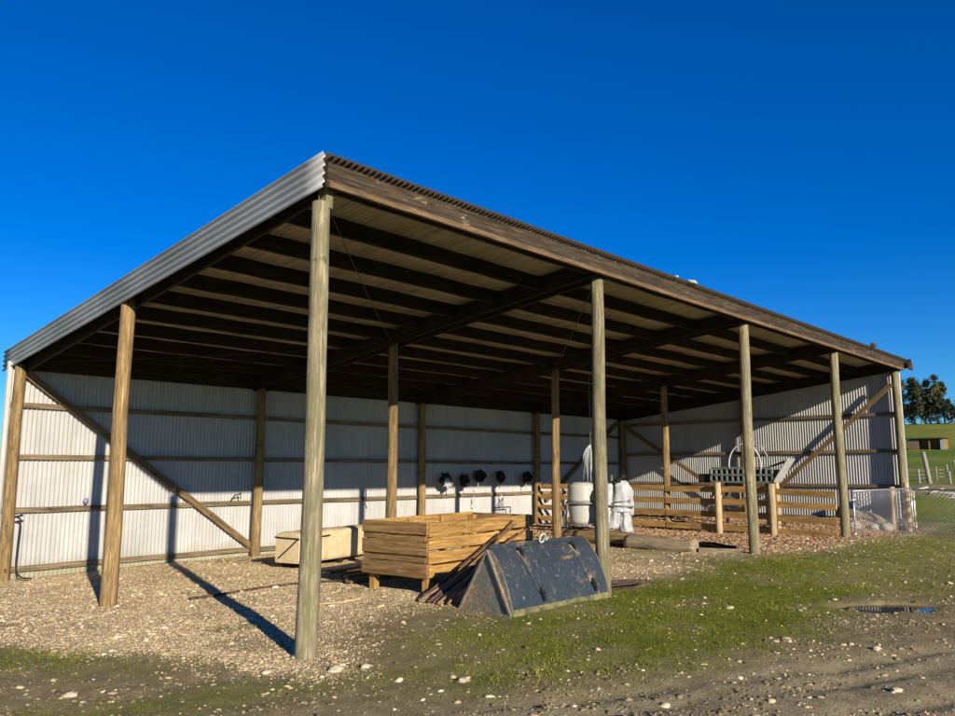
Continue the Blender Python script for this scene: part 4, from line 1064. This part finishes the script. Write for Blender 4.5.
def leafmat(name, stops):
    t = NT(name); a = t.attr('tone').outputs['Fac']; col = t.ramp(a, stops); return t.out(col, .75, 0, .25)
M['leaf'] = leafmat('gum_leaf', [(0, (.018,.022,.008)), (.4, (.05,.056,.016)), (.75, (.11,.10,.032)), (1, (.17,.14,.055))])
M['leaf2'] = leafmat('dark_pine_leaf', [(0, (.012,.018,.010)), (.5, (.026,.036,.017)), (1, (.06,.068,.03))])
M['bark'] = plain('pale_bark', (.30,.27,.22), .3, 1.5, .9)
def tree(x, y, h, w, bare, mat, lab, n=1500):
    z = g1(x, y); o = empty('gum_tree', (x, y, z)); tag(o, lab, 'tree', 'row of trees on the hill crest')
    mb = MB(); lean = random.uniform(-.5, .5)
    axis = lambda t: Vector((x+lean*.3*t, y+lean*t, z+h*.93*t))
    tube(mb, [axis(t/8)-Vector((0,0,.3 if t == 0 else 0)) for t in range(9)], .28, 7, taper=[1,.85,.75,.62,.5,.4,.28,.16,.05])
    cl = []
    for k in range(26):
        t = bare+(1-bare)*random.random()**.85; a = random.uniform(0, 6.28)
        env = math.sin(math.pi*min(1, (t-bare)/(1-bare)*.82+.16))**.7
        r = w/2*env*random.uniform(.3, 1.0); s = axis(t*.88); e = axis(min(1, t))+Vector((math.cos(a)*r, math.sin(a)*r, random.uniform(-.1, .6)))
        tube(mb, [s, s.lerp(e, .5)+Vector((0,0,-.15)), e], .09, 5, taper=[1,.7,.25]); cl.append((e, random.uniform(.6, 1.15)*w*.17, random.random()))
    for k in range(8): cl.append((axis(bare+(1-bare)*(k/7)), w*.16, random.random()))
    part(mb, 'trunk', M['bark'], o)
    V=[]; F=[]; T=[]
    for k in range(n):
        c, r, tn = random.choice(cl)
        d = Vector((random.gauss(0,1), random.gauss(0,1), random.gauss(0,.8)))*r*.62; p = c+d
        s = random.uniform(.14, .32); q = Matrix.Rotation(random.uniform(0, 6.28), 3, Vector((random.gauss(0,1), random.gauss(0,1), random.gauss(0,1))).normalized())
        b = len(V); V += [p+q @ Vector(u)*s for u in ((-1,-.5,0),(.2,-.75,.15),(1.1,.1,0),(.1,.7,-.15))]; F.append([b,b+1,b+2,b+3]); T += [min(1, max(0, tn*.7+random.uniform(0,.35)))]*4
    me = bpy.data.meshes.new('crown'); me.from_pydata([v-Vector((x,y,z)) for v in V], [], F)
    at = me.attributes.new('tone', 'FLOAT', 'POINT'); at.data.foreach_set('value', np.array(T, 'f')); me.materials.append(mat)
    c = bpy.data.objects.new('crown', me); C.objects.link(c); c.parent = o
TW = .86
TR = [(.2590, 252, 14.0, 6.5, .16, 'leaf', 'tall olive tree half hidden behind the shed corner post'), (.2475, 254, 14.2, 5.6, .16, 'leaf', 'tall full tree, first clear of the shed corner post'),
      (.2400, 250, 12.6, 5.2, .15, 'leaf', 'slightly lower tree in the dip of the crest row'), (.2315, 253, 14.3, 4.6, .17, 'leaf', 'tallest narrow tree at the middle of the crest row'),
      (.2240, 251, 14.4, 4.4, .18, 'leaf', 'tall slim tree beside the right-hand gap of the row'), (.2170, 253, 12.6, 4.0, .2, 'leaf', 'leaning tree with a ragged top ending the tall row'),
      (.2120, 249, 6.6, 4.6, .12, 'leaf2', 'low dark tree right of the tall row'), (.2030, 252, 5.6, 5.6, .06, 'leaf2', 'dark bushy tree at the right edge of the photo'),
      (.1940, 254, 8.0, 6, .1, 'leaf2', 'dark tree just past the right edge of the photo'), (.2700, 254, 14.0, 6, .16, 'leaf', 'tall tree wholly behind the shed corner'),
      (.2510, 262, 7.0, 6.5, .13, 'leaf2', 'short dark tree filling in behind the first clear tree'), (.2360, 262, 7.0, 6.5, .13, 'leaf2', 'short dark tree filling in behind the row dip'), (.2240, 262, 6.5, 6.0, .13, 'leaf2', 'short dark tree filling in behind the slim tree')]
for s, xx, h, w, bare, mt, lab in TR:
    x, y = polar(s, xx); tree(x, y, h*random.uniform(.94, 1.04), w*(TW if h > 9 else 1), bare+(.07 if h > 9 else 0), M[mt], lab, 2700 if h > 9 else 1300)

# ------------------------------------------------------------------ camera, light, world
cam = bpy.data.cameras.new('camera'); co = bpy.data.objects.new('camera', cam); C.objects.link(co)
cam.sensor_width = 36; cam.lens = 775.1/955*36; cam.clip_end = 5000; cam.clip_start = .05
az, pi_ = R(46.698), R(8.2218)
f = Vector((math.sin(az)*math.cos(pi_), math.cos(az)*math.cos(pi_), math.sin(pi_)))
r = f.cross(Vector((0,0,1))).normalized(); u = r.cross(f)
m = Matrix((r, u, -f)).transposed().to_4x4(); m.translation = Vector((-4.3102, -6.2205, 1.7268)); co.matrix_world = m
bpy.context.scene.camera = co

el = R(18.3); saz = math.atan2(-.313, -.9498)                     # towards the sun, from +Y clockwise
to_sun = Vector((math.sin(saz)*math.cos(el), math.cos(saz)*math.cos(el), math.sin(el)))
sl_ = bpy.data.lights.new('sun', 'SUN'); sl_.energy = 5.0; sl_.angle = R(.5); sl_.color = (1, .89, .72)
so_ = bpy.data.objects.new('sun', sl_); C.objects.link(so_); so_.rotation_euler = (-to_sun).to_track_quat('-Z', 'Y').to_euler(); so_.location = to_sun*60

w = bpy.data.worlds.new('World'); bpy.context.scene.world = w; w.use_nodes = True
nt = w.node_tree; bg = nt.nodes['Background']
sky = nt.nodes.new('ShaderNodeTexSky'); sky.sky_type = 'NISHITA'; sky.sun_disc = False
sky.sun_elevation = el; sky.sun_rotation = saz % (2*math.pi); sky.altitude = 300; sky.air_density = 1.0; sky.dust_density = .1; sky.ozone_density = 3.0
hs = nt.nodes.new('ShaderNodeHueSaturation'); hs.inputs['Saturation'].default_value = 1.5
tint = nt.nodes.new('ShaderNodeMix'); tint.data_type = 'RGBA'; tint.blend_type = 'MULTIPLY'; tint.inputs[0].default_value = 1
tint.inputs[7].default_value = (.40, .90, 1.42, 1)                  # deep polarised winter blue
nt.links.new(sky.outputs[0], hs.inputs['Color']); nt.links.new(hs.outputs[0], tint.inputs[6]); nt.links.new(tint.outputs[2], bg.inputs['Color']); bg.inputs['Strength'].default_value = .066
sc = bpy.context.scene
sc.view_settings.view_transform = 'Standard'; sc.view_settings.look = 'None'; sc.view_settings.exposure = .5; sc.view_settings.gamma = 1; sc.view_settings.use_curve_mapping = False
sc.render.engine = 'CYCLES'; sc.cycles.use_denoising = True; sc.cycles.diffuse_bounces = 2; sc.cycles.max_bounces = 6
